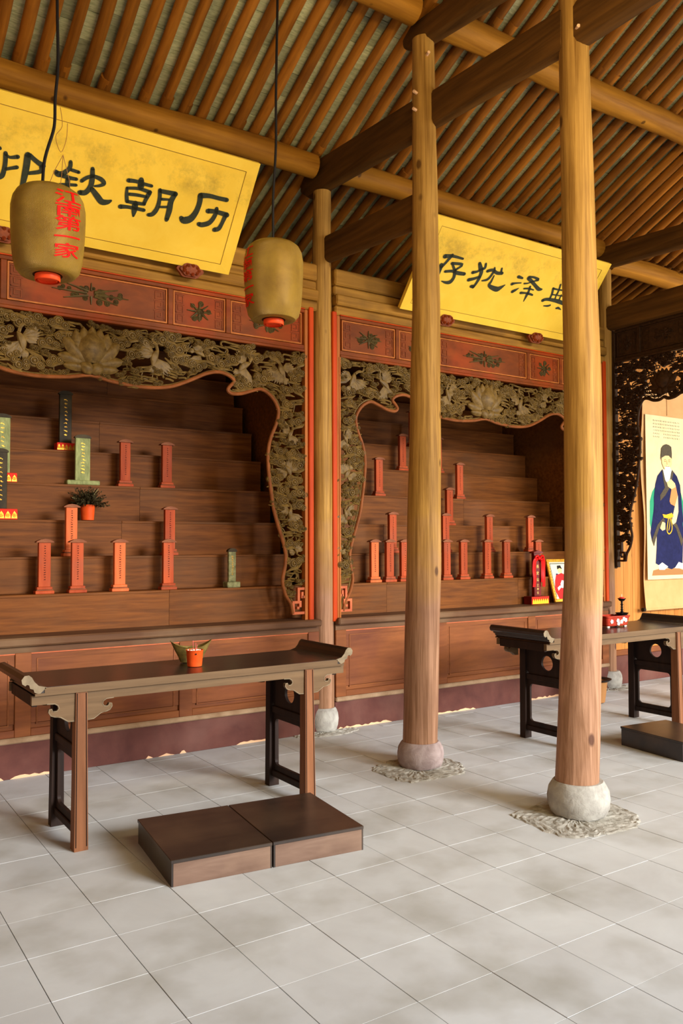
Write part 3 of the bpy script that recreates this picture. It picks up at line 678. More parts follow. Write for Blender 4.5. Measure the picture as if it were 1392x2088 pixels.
        for k in range(26 if wd > .5 else 10):
            aa = rnd.uniform(0, 6.3); rr = rnd.uniform(0, 1)**.6; disc(fc, cx+rr*math.cos(aa)*wd*.2, zc+rr*math.sin(aa)*.062, rnd.uniform(.010, .024), 9, .012, -.002)
        for k in range(8): aa = k*.785; fc.tube([(cx+.03*math.cos(aa), -.006, zc+.02*math.sin(aa)), (cx+wd*.24*math.cos(aa), -.008, zc+.075*math.sin(aa))], [.010, .003], 5)
        fc.build('flower_relief', 'relief_olive' if not small else cm, pn, smooth=True, local=True)
    # lotus in the middle
    ls = .78 if small else 1.0; lz = (2.735 if not small else 2.68)+dz
    lo = empty('lotus', (0, -.012, lz), parent=e)
    big = shared('petal#b', lambda: petal_mb(.215, .100, .050, .62), cm); up = shared('petal#u', lambda: petal_mb(.245, .050, .022, .8), cm); side = shared('petal#s', lambda: petal_mb(.215, .045, .028, .5), cm); low = shared('petal#l', lambda: petal_mb(.20, .042, .022, .5), cm)
    def pt(me, x, y, z, a, k=1, kz=1): inst(me, 'petal', lo, (x*ls, y, z*ls), (0, R(a), 0), (ls*k, 1 if not small else .7, ls*kz))
    for q in (-1, 1):
        pt(low, q*.03, .002, -.005, q*78); pt(low, q*.02, -.002, -.035, q*88, .8, .85)
        pt(side, q*.03, -.004, .0, q*46, 1.15, 1.05); pt(up, q*.05, -.008, .0, q*16, 1.25, .92); pt(up, q*.02, -.012, .0, q*9, 1.2, 1.0)
        pt(low, q*.012, -.022, -.004, q*150, 1.2, .42)
    pt(up, 0, -.014, 0, 0, 1.2, 1.02); pt(big, 0, -.018, -.004, 0)
    # cranes, cloud scrolls and clouds
    taken = [(0, lz+.10, .16*ls), (-.13*ls, lz+.03, .10*ls), (.13*ls, lz+.03, .10*ls)]
    def free(x, z, r_): return all((x-a)**2+(z-b)**2 > ((r_+c)*.82)**2 for a, b, c in taken)
    cr = [shared('crane#%d' % v, lambda v=v: crane_mb(v), cm) for v in (0, 1)]
    if not small: spots = [(.46, 2.83, 70, 0, 1.05), (.80, 2.90, -20, 1, .75), (1.17, 2.85, 35, 0, 1.0), (1.50, 2.86, 110, 1, 1.05), (1.575, 2.36, 60, 0, .72), (1.55, 2.07, -60, 1, .82), (1.575, 1.74, 80, 0, .75), (1.62, 1.44, -70, 1, .5)]
    else: spots = [(.42, 2.80, 60, 0, .6), (.44, 2.3, 70, 1, .6), (.44, 1.8, -60, 0, .6)]
    for s in (-1, 1):
        for x, z, a, v, sc_ in spots:
            if s*x < xmin: continue
            inst(cr[v], 'crane', e, (s*x, -.004, z+dz), (0, R(-a*s), 0), (s*sc_, .85, sc_)); taken.append((s*x, z+dz, .085*sc_))
    cls = [shared('cloud#%d' % v, lambda v=v: cloud_mb(v), cm) for v in range(3)]; rbs = [shared('cloud_scroll#%d' % v, lambda v=v: ribbon_mb(v), cm) for v in range(3)]
    rnd = random.Random(11); nc = nr = 0; tries = 0
    k0 = .8 if small else 1.0; thin = MB()
    cpts = crv[::2]
    while tries < 15000:
        tries += 1
        if tries > 3000 and tries < 6000: continue
        x = rnd.uniform(-half+.02, half-.02); z = rnd.uniform(zb+.02, zt-.012)
        if x < xmin or pip(x, z, opening): continue
        if abs(x) > half-.12 and z < zb+.22: continue
        kind = rnd.random(); r_ = (.046 if tries < 6000 else .027)*k0
        if min((x-a)**2+(z-b)**2 for a, b in cpts) < (r_*1.0+.008)**2: continue
        if abs(x) > half-r_*.85 or z > zt-r_*.6: continue
        if not free(x, z, r_): continue
        taken.append((x, z, r_)); sc_ = r_/.040*rnd.uniform(.92, 1.1)
        if kind < .74 and nc < 300: inst(cls[nc % 3], 'cloud', e, (x, rnd.uniform(-.008, .0), z), (0, R(rnd.uniform(-25, 25)+180*(rnd.random() < .3)), 0), (sc_*rnd.choice((-1, 1)), 1.25, sc_)); nc += 1
        else: inst(rbs[nr % 3], 'cloud_scroll', e, (x, rnd.uniform(-.004, .004), z), (0, R(rnd.uniform(-14, 14)), 0), (sc_*.8*rnd.choice((-1, 1)), 1.2, sc_*.8)); nr += 1
    # thin carved stems tying the clouds together
    stems = MB(); P_ = [(a, b) for a, b, c in taken]
    for i, (a, b) in enumerate(P_):
        near = sorted(((a-c)**2+(b-d)**2, c, d) for j, (c, d) in enumerate(P_) if j > i)[:2]
        for dd, c, d in near:
            if dd < .10**2: stems.tube([(a, .006, b), ((a+c)/2, .002, (b+d)/2+.01), (c, .006, d)], .005, 5, caps=False)
    stems.build('carved_stems', cm, e, local=True, kind='stuff', smooth=True)
    return e
screen((1.67, 5.61, 0), 0, 1.70, 0, 'openwork screen of carved cranes, clouds and a lotus across the left bay', xmin=-1.35)
screen((5.335, 5.61, 0), 0, 1.625, 0, 'openwork carved crane and lotus screen across the right bay, behind two thick columns')
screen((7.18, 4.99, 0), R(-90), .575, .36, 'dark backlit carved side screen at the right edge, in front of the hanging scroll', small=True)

# ================================================================== PLAQUES
CH = json.loads('''[[[[969,500,8],[986,489,10]],[[1020,470,12],[1026,406,12],[1021,344,13],[1008,324,13],[988,313,11]],[[1020,464,8],[1048,452,8],[1091,466,12]],[[1032,377,9],[1062,390,9],[1095,404,11]],[[1146,491,18],[1147,414,18],[1144,346,16],[1139,282,11],[1141,245,3]],[[1154,493,13],[1201,466,13],[1242,449,16]],[[1235,441,14],[1232,412,12],[1165,385,10]],[[927,467,10],[883,365,9]],[[907,403,9],[922,230,9]]],[[[1399,513,11],[1400,477,12],[1372,438,14],[1341,422,17],[1323,432,14]],[[1407,467,9],[1459,463,10]],[[1358,421,14],[1410,416,11],[1453,418,10]],[[1357,360,10],[1407,372,9],[1457,381,9]],[[1400,408,13],[1406,357,14],[1405,316,14]],[[1400,312,11],[1433,322,9],[1449,329,9]],[[1538,505,12],[1547,443,15],[1545,390,15],[1521,349,15],[1487,341,15]],[[1546,461,11],[1510,440,11],[1485,414,11]],[[1552,462,10],[1601,454,13],[1626,433,12],[1603,413,9],[1570,402,6]],[[1556,381,14],[1599,343,18],[1634,315,18],[1670,321,14],[1691,335,7]]],[[[1774,488,13],[1825,494,11],[1882,490,10],[1933,489,10]],[[1856,511,17],[1863,467,20]],[[1776,440,8],[1783,394,11],[1795,354,12]],[[1776,438,9],[1853,453,10],[1933,447,12]],[[1928,443,15],[1916,400,12],[1908,367,12]],[[1796,403,10],[1851,410,10],[1913,412,9]],[[1795,354,10],[1850,357,11],[1912,362,10]],[[1757,311,14],[1802,319,11],[1858,322,11],[1918,323,11]],[[1851,354,18],[1854,312,18],[1856,269,7]],[[1993,477,12],[2004,421,12],[2003,358,14],[1982,312,14],[1952,299,11]],[[1995,471,13],[2059,474,14],[2104,475,16]],[[2101,474,15],[2085,421,17],[2088,358,18],[2084,294,14]],[[2014,420,9],[2070,430,7]],[[2014,367,7],[2069,379,8]]],[[[2276,506,18],[2341,518,14],[2409,518,13],[2472,520,14]],[[2276,506,18],[2283,454,17],[2274,388,18],[2247,336,22],[2205,317,22],[2182,328,15]],[[2356,416,16],[2409,424,14],[2473,422,15],[2502,419,17]],[[2415,445,14],[2416,400,14],[2391,342,16],[2343,315,16],[2315,315,14]],[[2492,417,16],[2483,362,13],[2469,315,15],[2438,300,15]]],[[[4468,508,18],[4544,526,12],[4662,525,9]],[[4539,534,13],[4528,511,13],[4503,456,11],[4478,414,13]],[[4470,431,20],[4476,389,16],[4483,346,8]],[[4568,466,12],[4680,478,11],[4640,427,9]],[[4576,464,9],[4625,417,12]],[[4535,388,11],[4608,405,12],[4666,400,16],[4744,405,14]],[[4629,418,15],[4649,359,14],[4633,314,16],[4592,300,12],[4540,303,4]]],[[[4853,522,14],[4885,486,19],[4912,453,17],[4916,389,14],[4905,335,11],[4894,310,11]],[[4921,532,10],[4930,495,11],[4892,475,12],[4865,450,10],[4821,433,14]],[[4917,415,10],[4868,387,12],[4811,364,15]],[[4867,315,13],[4897,320,15]],[[4971,474,13],[5022,494,13],[5082,479,14],[5141,487,14]],[[5113,527,8],[5124,493,10]],[[5033,518,7],[5041,491,11],[5030,437,11],[5008,403,11],[4960,384,6]],[[5065,450,6],[5062,397,10],[5060,357,14],[5155,341,22],[5194,361,16],[5231,395,4]]],[[[5337,492,14],[5392,488,9]],[[5302,416,14],[5339,431,8],[5401,445,5]],[[5346,351,14],[5375,372,11],[5403,396,3]],[[5456,500,15],[5516,479,15],[5577,452,14],[5637,428,16],[5675,432,8]],[[5459,512,11],[5519,520,9],[5580,510,12],[5557,495,8],[5522,481,6]],[[5439,446,8],[5480,456,6],[5517,477,6]],[[5464,402,8],[5516,411,8],[5582,410,6]],[[5524,432,10],[5533,395,11],[5532,351,13],[5529,287,3]],[[5448,358,12],[5514,367,8],[5558,367,10],[5598,363,8]]],[[[5871,515,9],[5883,464,9],[5886,425,9]],[[5805,466,11],[5822,419,11],[5825,369,10]],[[5807,464,9],[5875,465,7],[5941,469,7],[6010,470,8]],[[5828,409,6],[5976,418,6],[6028,422,6]],[[5880,424,7],[5890,375,7]],[[5941,424,7],[5945,373,8]],[[6010,470,9],[6028,422,10],[6039,372,9]],[[5938,507,7],[5976,418,8]],[[5748,336,15],[5789,355,14],[5876,361,16],[5962,359,18],[6032,348,14],[6138,332,10]],[[5794,290,5],[5842,297,9],[5869,309,8]],[[5960,293,8],[5983,300,11],[6028,290,3]]]]''')
def plaque(x0, x1, chars, names, label, cxs):
    ang = math.atan2(.64, -.50); cx = (x0+x1)/2
    e = empty('plaque', (cx, 5.47, 3.49), label, 'plaque', rot=(ang, 0, 0))
    h = .811; hw = (x1-x0)/2
    MB().box(-hw+.02, hw-.02, .02, h-.02, -.03, -.004).build('board', 'plaque_yellow', e, local=True)
    fr = .085
    def fq(p): 
        mb = MB(); b = len(mb.v); mb.prism(p, -.032, .004, plane='xy'); return mb
    for nm, p in (('frame_bottom', [(-hw, 0), (hw, 0), (hw-fr, fr-.02), (-hw+fr, fr-.02)]), ('frame_top', [(-hw+fr, h-fr+.01), (hw-fr, h-fr+.01), (hw, h), (-hw, h)]), ('frame_left', [(-hw, 0), (-hw+fr, fr-.02), (-hw+fr, h-fr+.01), (-hw, h)]), ('frame_right', [(hw-fr, fr-.02), (hw, 0), (hw, h), (hw-fr, h-fr+.01)])):
        fq(p).build('frame_board', 'plaque_yellow', e, local=True)
    MB().box(-hw+fr, hw-fr, fr-.02, h-fr+.01, -.006, .001).build('field', 'plaque_yellow', e, local=True)
    ln = MB()
    for a in ((-hw+fr-.0015, -hw+fr+.0015, fr-.02, h-fr+.01), (hw-fr-.0015, hw-fr+.0015, fr-.02, h-fr+.01), (-hw+fr, hw-fr, fr-.0215, fr-.0185), (-hw+fr, hw-fr, h-fr+.0085, h-fr+.0115)): ln.box(a[0], a[1], a[2], a[3], .0005, .0046)
    ln.build('frame_line', 'lintel_wood', e, local=True)
    for st in chars:
        mb = MB()
        for s in st: stroke(mb, [(u/1000-cx, v/1000, r_/1000) for u, v, r_ in s], .0048 if True else 0)
        mb.build('painted_character', 'ink', e, local=True)
    return e
plaque(.50, 2.64, CH[:4], None, 'large yellow plaque with dark characters above the left bay, behind the nearer lantern', None)
plaque(4.235, 6.37, CH[4:], None, 'large yellow plaque with dark characters above the right bay, behind two thick columns', None)
def knob(x, label):
    e = empty('plaque_bracket', (x, 5.5, 3.475), label, 'bracket', 'red carved plaque brackets')
    mb = MB()
    for (r_, h, y0) in ((1.0, .03, 0), (.80, .018, -.03), (.52, .010, -.048)):
        n = 28; pr = []
        for k in range(n):
            a = 2*math.pi*k/n; q = r_*(1+.07*math.cos(6*a)); pr.append((.098*q*math.cos(a), .056*q*math.sin(a)))
        mb.prism(pr, y0-h, y0)
    mb.build('carved_face', 'relief_red', e, local=True)
    mb = MB(); mb.tube([(0, -.01, 0), (0, .09, 0)], .022, 8); mb.build('peg', 'frieze_red', e, local=True)
    r = MB()
    for k in range(9): a = k*.7; disc(r, .055*math.cos(a), .030*math.sin(a), .013, 8, .012, -.055)
    r.build('flower_relief', 'frieze_red', e, local=True); e.rotation_euler = (R(12), 0, 0); return e
knob(1.06, 'red carved oval bracket under the left plaque, at the left picture edge'); knob(2.34, 'red carved oval bracket under the right end of the left plaque')
knob(4.75, 'red carved oval bracket under the right plaque, just right of the pink-stoned column'); knob(5.885, 'red carved oval bracket under the right plaque, left of the nearest column')

# ================================================================== LANTERNS
def lantern(x, y, ztop, zbot, r_, cord, yaw_text, flip, label, wires=False):
    e = empty('lantern', (x, y, zbot), label, 'lantern', 'gold cloth lanterns')
    H = ztop-zbot; mb = MB(); rows = []; n = 48; uvs = []
    prof = [(.30, .985), (.52, 1.0), (.72, .985), (.86, .945), (.95, .88), (1.0, .78), (1.0, .66), (.985, .5), (.955, .32), (.92, .20), (.86, .11), (.74, .055), (.56, .04), (.40, .055)]
    for q, t in prof: rows.append([(r_*q*math.cos(2*math.pi*j/n), r_*q*math.sin(2*math.pi*j/n), H*t) for j in range(n)])
    mb.quad_grid(rows, close=True, flip=True)
    ob = mb.build('cloth_body', 'lantern_cloth', e, smooth=True, local=True)
    uv = ob.data.uv_layers.new(name='uv')
    for p in ob.data.polygons:
        js = [math.atan2(ob.data.vertices[v].co.y, ob.data.vertices[v].co.x) for v in p.vertices]; mxj = max(js)
        for li, v, a in zip(p.loop_indices, p.vertices, js):
            if mxj-a > 3: a += 2*math.pi
            uv.data[li].uv = (a/(2*math.pi)*3.2, ob.data.vertices[v].co.z/H*1.6)
    MB().lathe([(.055, -.004), (.058, .0), (.058, .024), (.050, .028), (.046, .024), (.046, 0), (.040, -.004)], 28, caps=False).build('base_ring', 'lantern_red', e, smooth=True, local=True, label='orange-red ring under the lantern')
    MB().lathe([(.001, .008), (.046, .008), (.046, .012), (.001, .012)], 24).build('base_plate', 'lantern_red', e, local=True)
    MB().lathe([(.40*r_, H*.055), (.058, .03)], 28, caps=False).build('inner_cuff', 'lantern_inner', e, local=True)
    MB().lathe([(.31*r_, H*.985), (.31*r_, H*.965), (.28*r_, H*.965), (.28*r_, H*.985)], 28, caps=False).build('top_ring', 'lantern_inner', e, local=True)
    MB().tube(catmull(cord, 4), .0075, 8).build('cord', 'cable', e, smooth=True)
    if wires:
        ws = MB()
        for s in (-1, 0, 1): ws.tube([(x+.12*.3+.03, y, ztop+.19), (x+.06+s*.04, y+.02*s, ztop+.09), (x+.05+s*.065, y+.03*s, ztop-.01)], .0016, 5)
        ws.tube(catmull([(x+.05, y, ztop+.42), (x+.06, y, ztop+.33), (x+.03, y, ztop+.27), (x+.055, y, ztop+.20), (x+.08, y, ztop+.27), (x+.085, y, ztop+.35)], 4), .0016, 5)
        ws.build('hanging_wire', 'wire', e)
    # red characters running down the cloth
    for i, ch in enumerate('江南第一家'):
        g = text_mesh(ch); xs = [p[0] for p in g.v]; gx_ = (min(xs)+max(xs))/2; o = MB(); o.f = g.f
        zc = H*(.83-.145*i); sz = .070
        for (a, b, c) in g.v:
            th = yaw_text+(a-gx_)*.15/r_; z = zc+(b-.38)*sz+(.02*(a-gx_) if not flip else 0); t = z/H
            q = 1.0
            for (q0, t0), (q1, t1) in zip(prof, prof[1:]):
                if t1 <= t <= t0: q = q1+(q0-q1)*(t-t1)/(t0-t1); break
            rr = r_*q+.003; o.v.append((rr*math.cos(th), rr*math.sin(th), z))
        o.build('red_character', 'lantern_script', e, local=True)
    return e
vd = math.atan2(-3.985, -.98)
lantern(.98, 3.985, 3.185, 2.751, .170, [(.951, 3.985, 3.175), (.956, 3.985, 3.294), (.969, 3.985, 3.369), (.997, 3.985, 3.472), (1.005, 3.985, 3.534), (1.006, 3.985, 3.642), (1.017, 3.985, 3.814), (1.01, 3.985, 4.13), (1.0, 3.985, 4.8), (1.0, 3.99, 5.5)], vd+R(33), False, 'gold cloth lantern hanging at the left in front of the yellow plaque', True)
lantern(2.27, 4.11, 3.226, 2.758, .170, [(2.263, 4.11, 3.215), (2.266, 4.11, 3.275), (2.266, 4.11, 3.506), (2.284, 4.11, 3.80), (2.284, 4.11, 4.09), (2.291, 4.11, 4.50), (2.294, 4.11, 4.68), (2.30, 4.11, 5.46)], math.atan2(-4.11, -2.27)-R(66), True, 'gold cloth lantern hanging left of the slim column, its red characters turned aside')

# ================================================================== LONG ALTAR TABLES
def table(dx, label):
    X = lambda x: x+dx
    e = empty('altar_table', (X(1.86), 4.36, 0), label, 'table')
    y0, y1 = 4.11, 4.66
    # top slab with upturned curled ends
    top = [(1.05, .785), (1.05, .785)]
    L_ = [(.985, .772), (.99, .784), (.972, .792), (.968, .806), (.952, .812), (.948, .828), (.938, .832), (.930, .826), (.916, .836), (.912, .856), (.926, .874), (.946, .876), (.960, .864), (.972, .842), (.992, .822), (1.03, .812)]
    cxm = 1.8625; Rr = [(2*cxm-a, b) for a, b in reversed(L_)]
    prof = [(a, b) for a, b in L_]+[(1.4, .8105), (2.3, .8105)]+Rr
    MB().prism([(X(a), b) for a, b in prof], y0+.004, y1-.004).build('table_top', 'table_top', e)
    for yy in ((y0, y0+.0045), (y1-.0045, y1)):
        for P_ in (L_, Rr): MB().prism([(X(a), b) for a, b in P_], *yy).build('curl_end', 'curl_end', e, label='pale scrolled end of the table top')
        MB().box(X(1.02), X(2.705), yy[0], yy[1], .785, .8105).build('edge_strip', 'table_apron', e)
        MB().box(X(.975), X(2.75), yy[0]-.001, yy[1]+.001, .772, .785, bev=.003).build('edge_strip', 'table_apron', e)
    legs = (1.200, 2.515)
    for (ya, yb) in ((y0+.022, y0+.048), (y1-.048, y1-.022)):
        lw = .029
        a0, a1 = .965, 2.76
        hk = [(.135, .726), (.098, .724), (.082, .714), (.078, .700), (.086, .688), (.102, .686), (.110, .692), (.112, .700), (.124, .698), (.126, .684), (.116, .668), (.098, .661), (.070, .656), (.052, .644), (.034, .632), (.004, .630)]
        mid = [(legs[0]+lw, .772)]+[(legs[0]+lw, .630)]+[(legs[0]+lw+a, b) for a, b in reversed(hk)]+[(legs[1]-lw-a, b) for a, b in hk]+[(legs[1]-lw, .630), (legs[1]-lw, .772)]
        MB().prism([(X(a), b) for a, b in mid], ya, yb).build('apron', 'table_apron', e, label='long apron with curled bracket ends')
        l_ = [(a0, .772), (a0, .726)]+[(legs[0]-lw-a, b) for a, b in hk]+[(legs[0]-lw, .630), (legs[0]-lw, .772)]
        r_ = [(legs[1]+lw, .772), (legs[1]+lw, .630)]+[(legs[1]+lw+a, b) for a, b in reversed(hk)]+[(a1, .726), (a1, .772)]
        for q in (l_, r_): MB().prism([(X(a), b) for a, b in q], ya, yb).build('end_apron', 'table_apron', e)
        # incised line along the bracket edge
        for P_ in ([(legs[0]+lw+a, b) for a, b in hk], [(legs[1]-lw-a, b) for a, b in hk], [(legs[0]-lw-a, b) for a, b in hk], [(legs[1]+lw+a, b) for a, b in hk]):
            MB().tube([(X(a), ya if ya < 4.4 else yb, b) for a, b in P_], .0028, 5).build('edge_bead', 'curl_end', e)
    for lx in legs:
        for (ya, yb, s) in ((y0+.012, y0+.068, -1), (y1-.068-.05, y1-.012-.05, 1)):
            mb = MB(); rows = []
            for z, w_ in ((0, .034), (.3, .031), (.772, .028)):
                rows.append([(X(lx-w_), ya-(.772-z)*.02*(s < 0), z), (X(lx+w_), ya-(.772-z)*.02*(s < 0), z), (X(lx+w_), yb, z), (X(lx-w_), yb, z)])
            b = mb.quad_grid(rows, close=True); mb.f.append((b+3, b+2, b+1, b)); mb.f.append((b+8, b+9, b+10, b+11))
            mb.build('leg', 'table_leg' if s < 0 else 'table_shaded', e)
            for w_ in (-.022, .022): 
                if s < 0: MB().tube([(X(lx+w_*1.2), ya-.016, .02), (X(lx+w_), ya-.001, .765)], .0022, 5).build('edge_bead', 'table_shaded', e)
        ya, yb = y0+.066, y1-.118
        MB().box(X(lx-.020), X(lx+.020), ya, yb, .455, .497, bev=.004).build('stretcher', 'table_shaded', e)
        MB().box(X(lx-.020), X(lx+.020), ya, yb, .062, .102, bev=.004).build('stretcher', 'table_shaded', e)
        # pierced upper panel (egg shaped hole) and open lower frame with rounded corners
        def ringpanel(hole, z0, z1, nm):
            n = len(hole); mb = MB(); outer = []; cy = sum(p[0] for p in hole)/n; cz = sum(p[1] for p in hole)/n
            for p in hole:
                dy, dz_ = p[0]-cy, p[1]-cz; t = min(((yb-cy) if dy > 0 else (cy-ya))/max(abs(dy), 1e-6), ((z1-cz) if dz_ > 0 else (cz-z0))/max(abs(dz_), 1e-6)); outer.append((cy+dy*t, cz+dz_*t))
            for xx, fl_ in ((X(lx-.009), False), (X(lx+.009), True)): mb.quad_grid([[(xx, *p) for p in outer], [(xx, *p) for p in hole]], close=True, flip=fl_)
            mb.quad_grid([[(X(lx-.009), *p) for p in hole], [(X(lx+.009), *p) for p in hole]], close=True)
            mb.quad_grid([[(X(lx-.009), *p) for p in outer], [(X(lx+.009), *p) for p in outer]], close=True, flip=True)
            return mb.build(nm, 'table_shaded', e)
        angs = [2*math.pi*k/40 for k in range(40)]+[]
        hole = [(4.338+.056*math.cos(a), .590+(.060 if math.sin(a) > 0 else .052)*math.sin(a)) for a in angs]
        ringpanel(hole, .497, .772, 'pierced_panel')
        hy, hz, rr = (yb-ya)/2-.028, .142, .03; cyy, czz = (ya+yb)/2, .2785; hole = []
        for q, (sy, sz) in enumerate(((1, 1), (-1, 1), (-1, -1), (1, -1))):
            for k in range(7):
                a = math.pi/2*(q+k/6); hole.append((cyy+sy*(hy-rr)+rr*math.cos(a), czz+sz*(hz-rr)+rr*math.sin(a)))
        ringpanel(hole, .102, .455, 'open_frame')
    for xx in (X(.985), X(2.715)): MB().box(xx-.012, xx+.012, y0+.05, y1-.05, .715, .772).build('end_apron', 'table_shaded', e)
    return e
table(0, 'long dark altar table with upturned ends, nearer, holding an orange incense pot')
table(3.55, 'long dark altar table at the right, behind the nearest column, holding a red planter')

# ================================================================== KNEELING STOOLS
def stool(loc, rot, w_, d, h, label):
    e = empty('kneeling_stool', loc, label, 'stool', 'low wooden kneeling stools', rot=(0, 0, rot))
    MB().box(0, w_, 0, d, h-.016, h, bev=.002).build('top_board', 'stool_top', e, local=True)
    MB().box(.012, w_-.008, .006, .022, 0, h-.016, bev=.001).build('front_board', 'stool_front', e, local=True)
    MB().box(.012, w_-.008, d-.022, d-.006, 0, h-.016).build('back_board', 'stool_front', e, local=True)
    MB().box(.004, .012, .006, d-.006, 0, h-.016).build('side_board', 'stool_top', e, local=True)
    MB().box(w_-.008, w_-.0005, .006, d-.006, 0, h-.016).build('side_board', 'stool_top', e, local=True); return e
a = R(-6.3)
stool((1.398, 3.45, 0), a, .478, .615, .118, 'left one of the two low kneeling stools before the nearer table')
stool((1.398+.482*math.cos(a), 3.45+.482*math.sin(a), 0), a, .478, .615, .118, 'right one of the two low kneeling stools before the nearer table')
stool((5.085, 3.44, 0), R(-6), .48, .56, .138, 'low kneeling stool before the right table, at the right picture edge')

# ================================================================== ANCESTOR TABLETS
def tread(k): return (0, 5.80+.18*(k-0)+.055, Z[k+1])
def dabs(n, w_, h, z0, z1, seed):
    rnd = random.Random(seed); mb = MB()
    for i in range(n):
        z = z1-(z1-z0)*(i+.5)/n
        for q in range(3):
            a = rnd.uniform(-.6, .6); L_ = w_*rnd.uniform(.5, 1); cx, cz = rnd.uniform(-.3, .3)*w_, z+rnd.uniform(-.3, .3)*h
            stroke(mb, [(cx-L_/2*math.cos(a), cz-L_/2*math.sin(a), .0010), (cx+L_/2*math.cos(a), cz+L_/2*math.sin(a), .0016)], 0)
    o = MB(); o.f = mb.f; o.v = [(x, 0, y) for x, y, _ in mb.v]; return o
def red_tablet_parts(e, body):
    MB().box(-.0625, .0625, -.034, .034, 0, .022, bev=.003).build('base_step', body, e, local=True)
    MB().box(-.056, .056, -.028, .028, .022, .030, bev=.002).build('base_groove', 'tablet_cap', e, local=True)
    MB().box(-.052, .052, -.027, .027, .030, .048, bev=.003).build('base_step', body, e, local=True)
    MB().box(-.040, .040, -.018, .018, .048, .352, bev=.002).build('body', body, e, local=True)
    MB().prism([(-.060, .352), (.060, .352), (.056, .360), (.030, .372), (0, .377), (-.030, .372), (-.056, .360)], -.030, .026).build('cap', 'tablet_cap', e, local=True)
    d = dabs(15, .010, .008, .09, .335, 4); d.v = [(x, -.0192, z) for x, y, z in d.v]; d.build('inscription', 'ink_dark', e, local=True)
def red_tablet(x, k, label, body='tablet_red', src=[], scale=1.0, ddy=0):
    y, z = 5.80+.18*k+.05+ddy, Z[k+1]
    if body == 'tablet_red' and src:
        c = copy_tree(src[0]); c.location = (x, y, z); c['label'] = label; return c
    e = empty('ancestor_tablet', (x, y, z), label, 'tablet', 'red wooden ancestor tablets'); red_tablet_parts(e, body)
    if body == 'tablet_red': src.append(e)
    return e
LB, RB = ' step of the left bay', ' step of the right bay'
red_tablet(1.437, 0, 'dull red tablet, leftmost on the lowest'+LB)
red_tablet(1.661, 0, 'dull red tablet in front of the pale orange one, lowest'+LB)
red_tablet(1.963, 0, 'bright orange-red tablet, third from the left on the lowest'+LB, 'tablet_orange')
red_tablet(2.332, 0, 'red tablet, fourth from the left on the lowest'+LB)
red_tablet(1.667, 1, 'pale orange tablet with dark writing, left of the potted plant', 'tablet_orange')
red_tablet(2.415, 1, 'red tablet right of the potted plant, second'+LB)
red_tablet(2.183, 3, 'red tablet right of the green tablet, fourth'+LB)
red_tablet(2.532, 3, 'red tablet farthest right on the fourth'+LB)
red_tablet(4.233, 0, 'orange-brown tablet, leftmost on the lowest'+RB, 'tablet_orange')
PC = ' of the pink-stoned column, lowest'+RB
for x, nm in ((4.399, 'second red tablet to the left'+PC), (4.564, 'red tablet immediately left'+PC), (5.061, 'red tablet immediately right'+PC), (5.271, 'second red tablet to the right'+PC), (5.577, 'third red tablet to the right'+PC), (5.834, 'fourth red tablet to the right'+PC), (6.274, 'red tablet directly behind the tablet with the red ribbon')):
    red_tablet(x, 0, nm)
for x, nm in ((4.569, 'red tablet left of the pink-stoned column, second'+RB), (5.205, 'red tablet just right of the pink-stoned column, second'+RB), (5.777, 'middle red tablet right of the pink-stoned column, second'+RB), (6.357, 'rightmost red tablet on the second'+RB)):
    red_tablet(x, 1, nm)
red_tablet(5.414, 2, 'red tablet beside the pink-stoned column on the third'+RB)
red_tablet(4.681, 3, 'red tablet left of the pink-stoned column, fourth'+RB)
red_tablet(5.712, 3, 'red tablet right of the pink-stoned column, fourth'+RB)
red_tablet(5.108, 4, 'red tablet left of the pink-stoned column, fifth'+RB)
red_tablet(5.58, 4, 'red tablet almost wholly hidden behind the pink-stoned column, fifth'+RB)
e = red_tablet(5.40, 5, 'bright taller red tablet near the top of the right bay', 'tablet_orange'); e.scale = (1.3, 1, 1.05)
# green, grey and black tablets
def dark_tablet(x, y, z, w_, h, label, body='tablet_green', base='green', bh=.03, bw=None, name='ancestor_tablet'):
    e = empty(name, (x, y, z), label, 'tablet'); bw = bw or w_*.95
    if base == 'gold':
        MB().box(-bw, bw, -.045, .045, 0, bh, bev=.003).build('base_box', 'red_paint', e, local=True, label='red box base with a gold wave border')
        g = MB(); n = 5
        for k in range(n):
            c = -bw+(2*bw)*(k+.5)/n; g.prism([(c-bw/n*.9, bh*.1), (c+bw/n*.9, bh*.1), (c+bw/n*.7, bh*.5), (c, bh*.8), (c-bw/n*.7, bh*.45)], -.048, -.0445)
            disc(g, c, bh*.4, bh*.2, 8, .004, -.047)
        g.build('gold_border', 'gold', e, local=True)
    else:
        MB().box(-bw, bw, -.045, .045, 0, bh, bev=.006).build('base_slab', body, e, local=True)
    b = bh
    MB().box(-w_/2, w_/2, -.014, .014, b, h-.02, bev=.003).build('body', body, e, local=True)
    n = 14; MB().prism([(-w_/2-.006, h-.022)]+[(-(w_/2+.008)*math.cos(math.pi*k/n), h-.02+.026*math.sin(math.pi*k/n)) for k in range(n+1)]+[(w_/2+.006, h-.022)], -.02, .018).build('arched_cap', 'tablet_black', e, local=True)
    d = dabs(10, w_*.22, .010, b+.05, h-.05, 9); d.v = [(x, -.0155, z) for x, y, z in d.v]; d.build('inscription', 'gold', e, local=True); return e
dark_tablet(1.846, 6.385, 1.955, .113, .385, 'pale green tablet with an arched cap, just above the potted plant', bh=.035, bw=.125)
dark_tablet(2.854, 5.84, 1.16, .062, .30, 'short weathered grey-green tablet alone at the right end of the left bay', 'tablet_grey', bh=.045, bw=.056)
dark_tablet(1.765, 6.58, 2.232, .095, .47, 'black tablet on a red and gold box near the top of the left bay', 'tablet_black', 'gold', .062, .072)
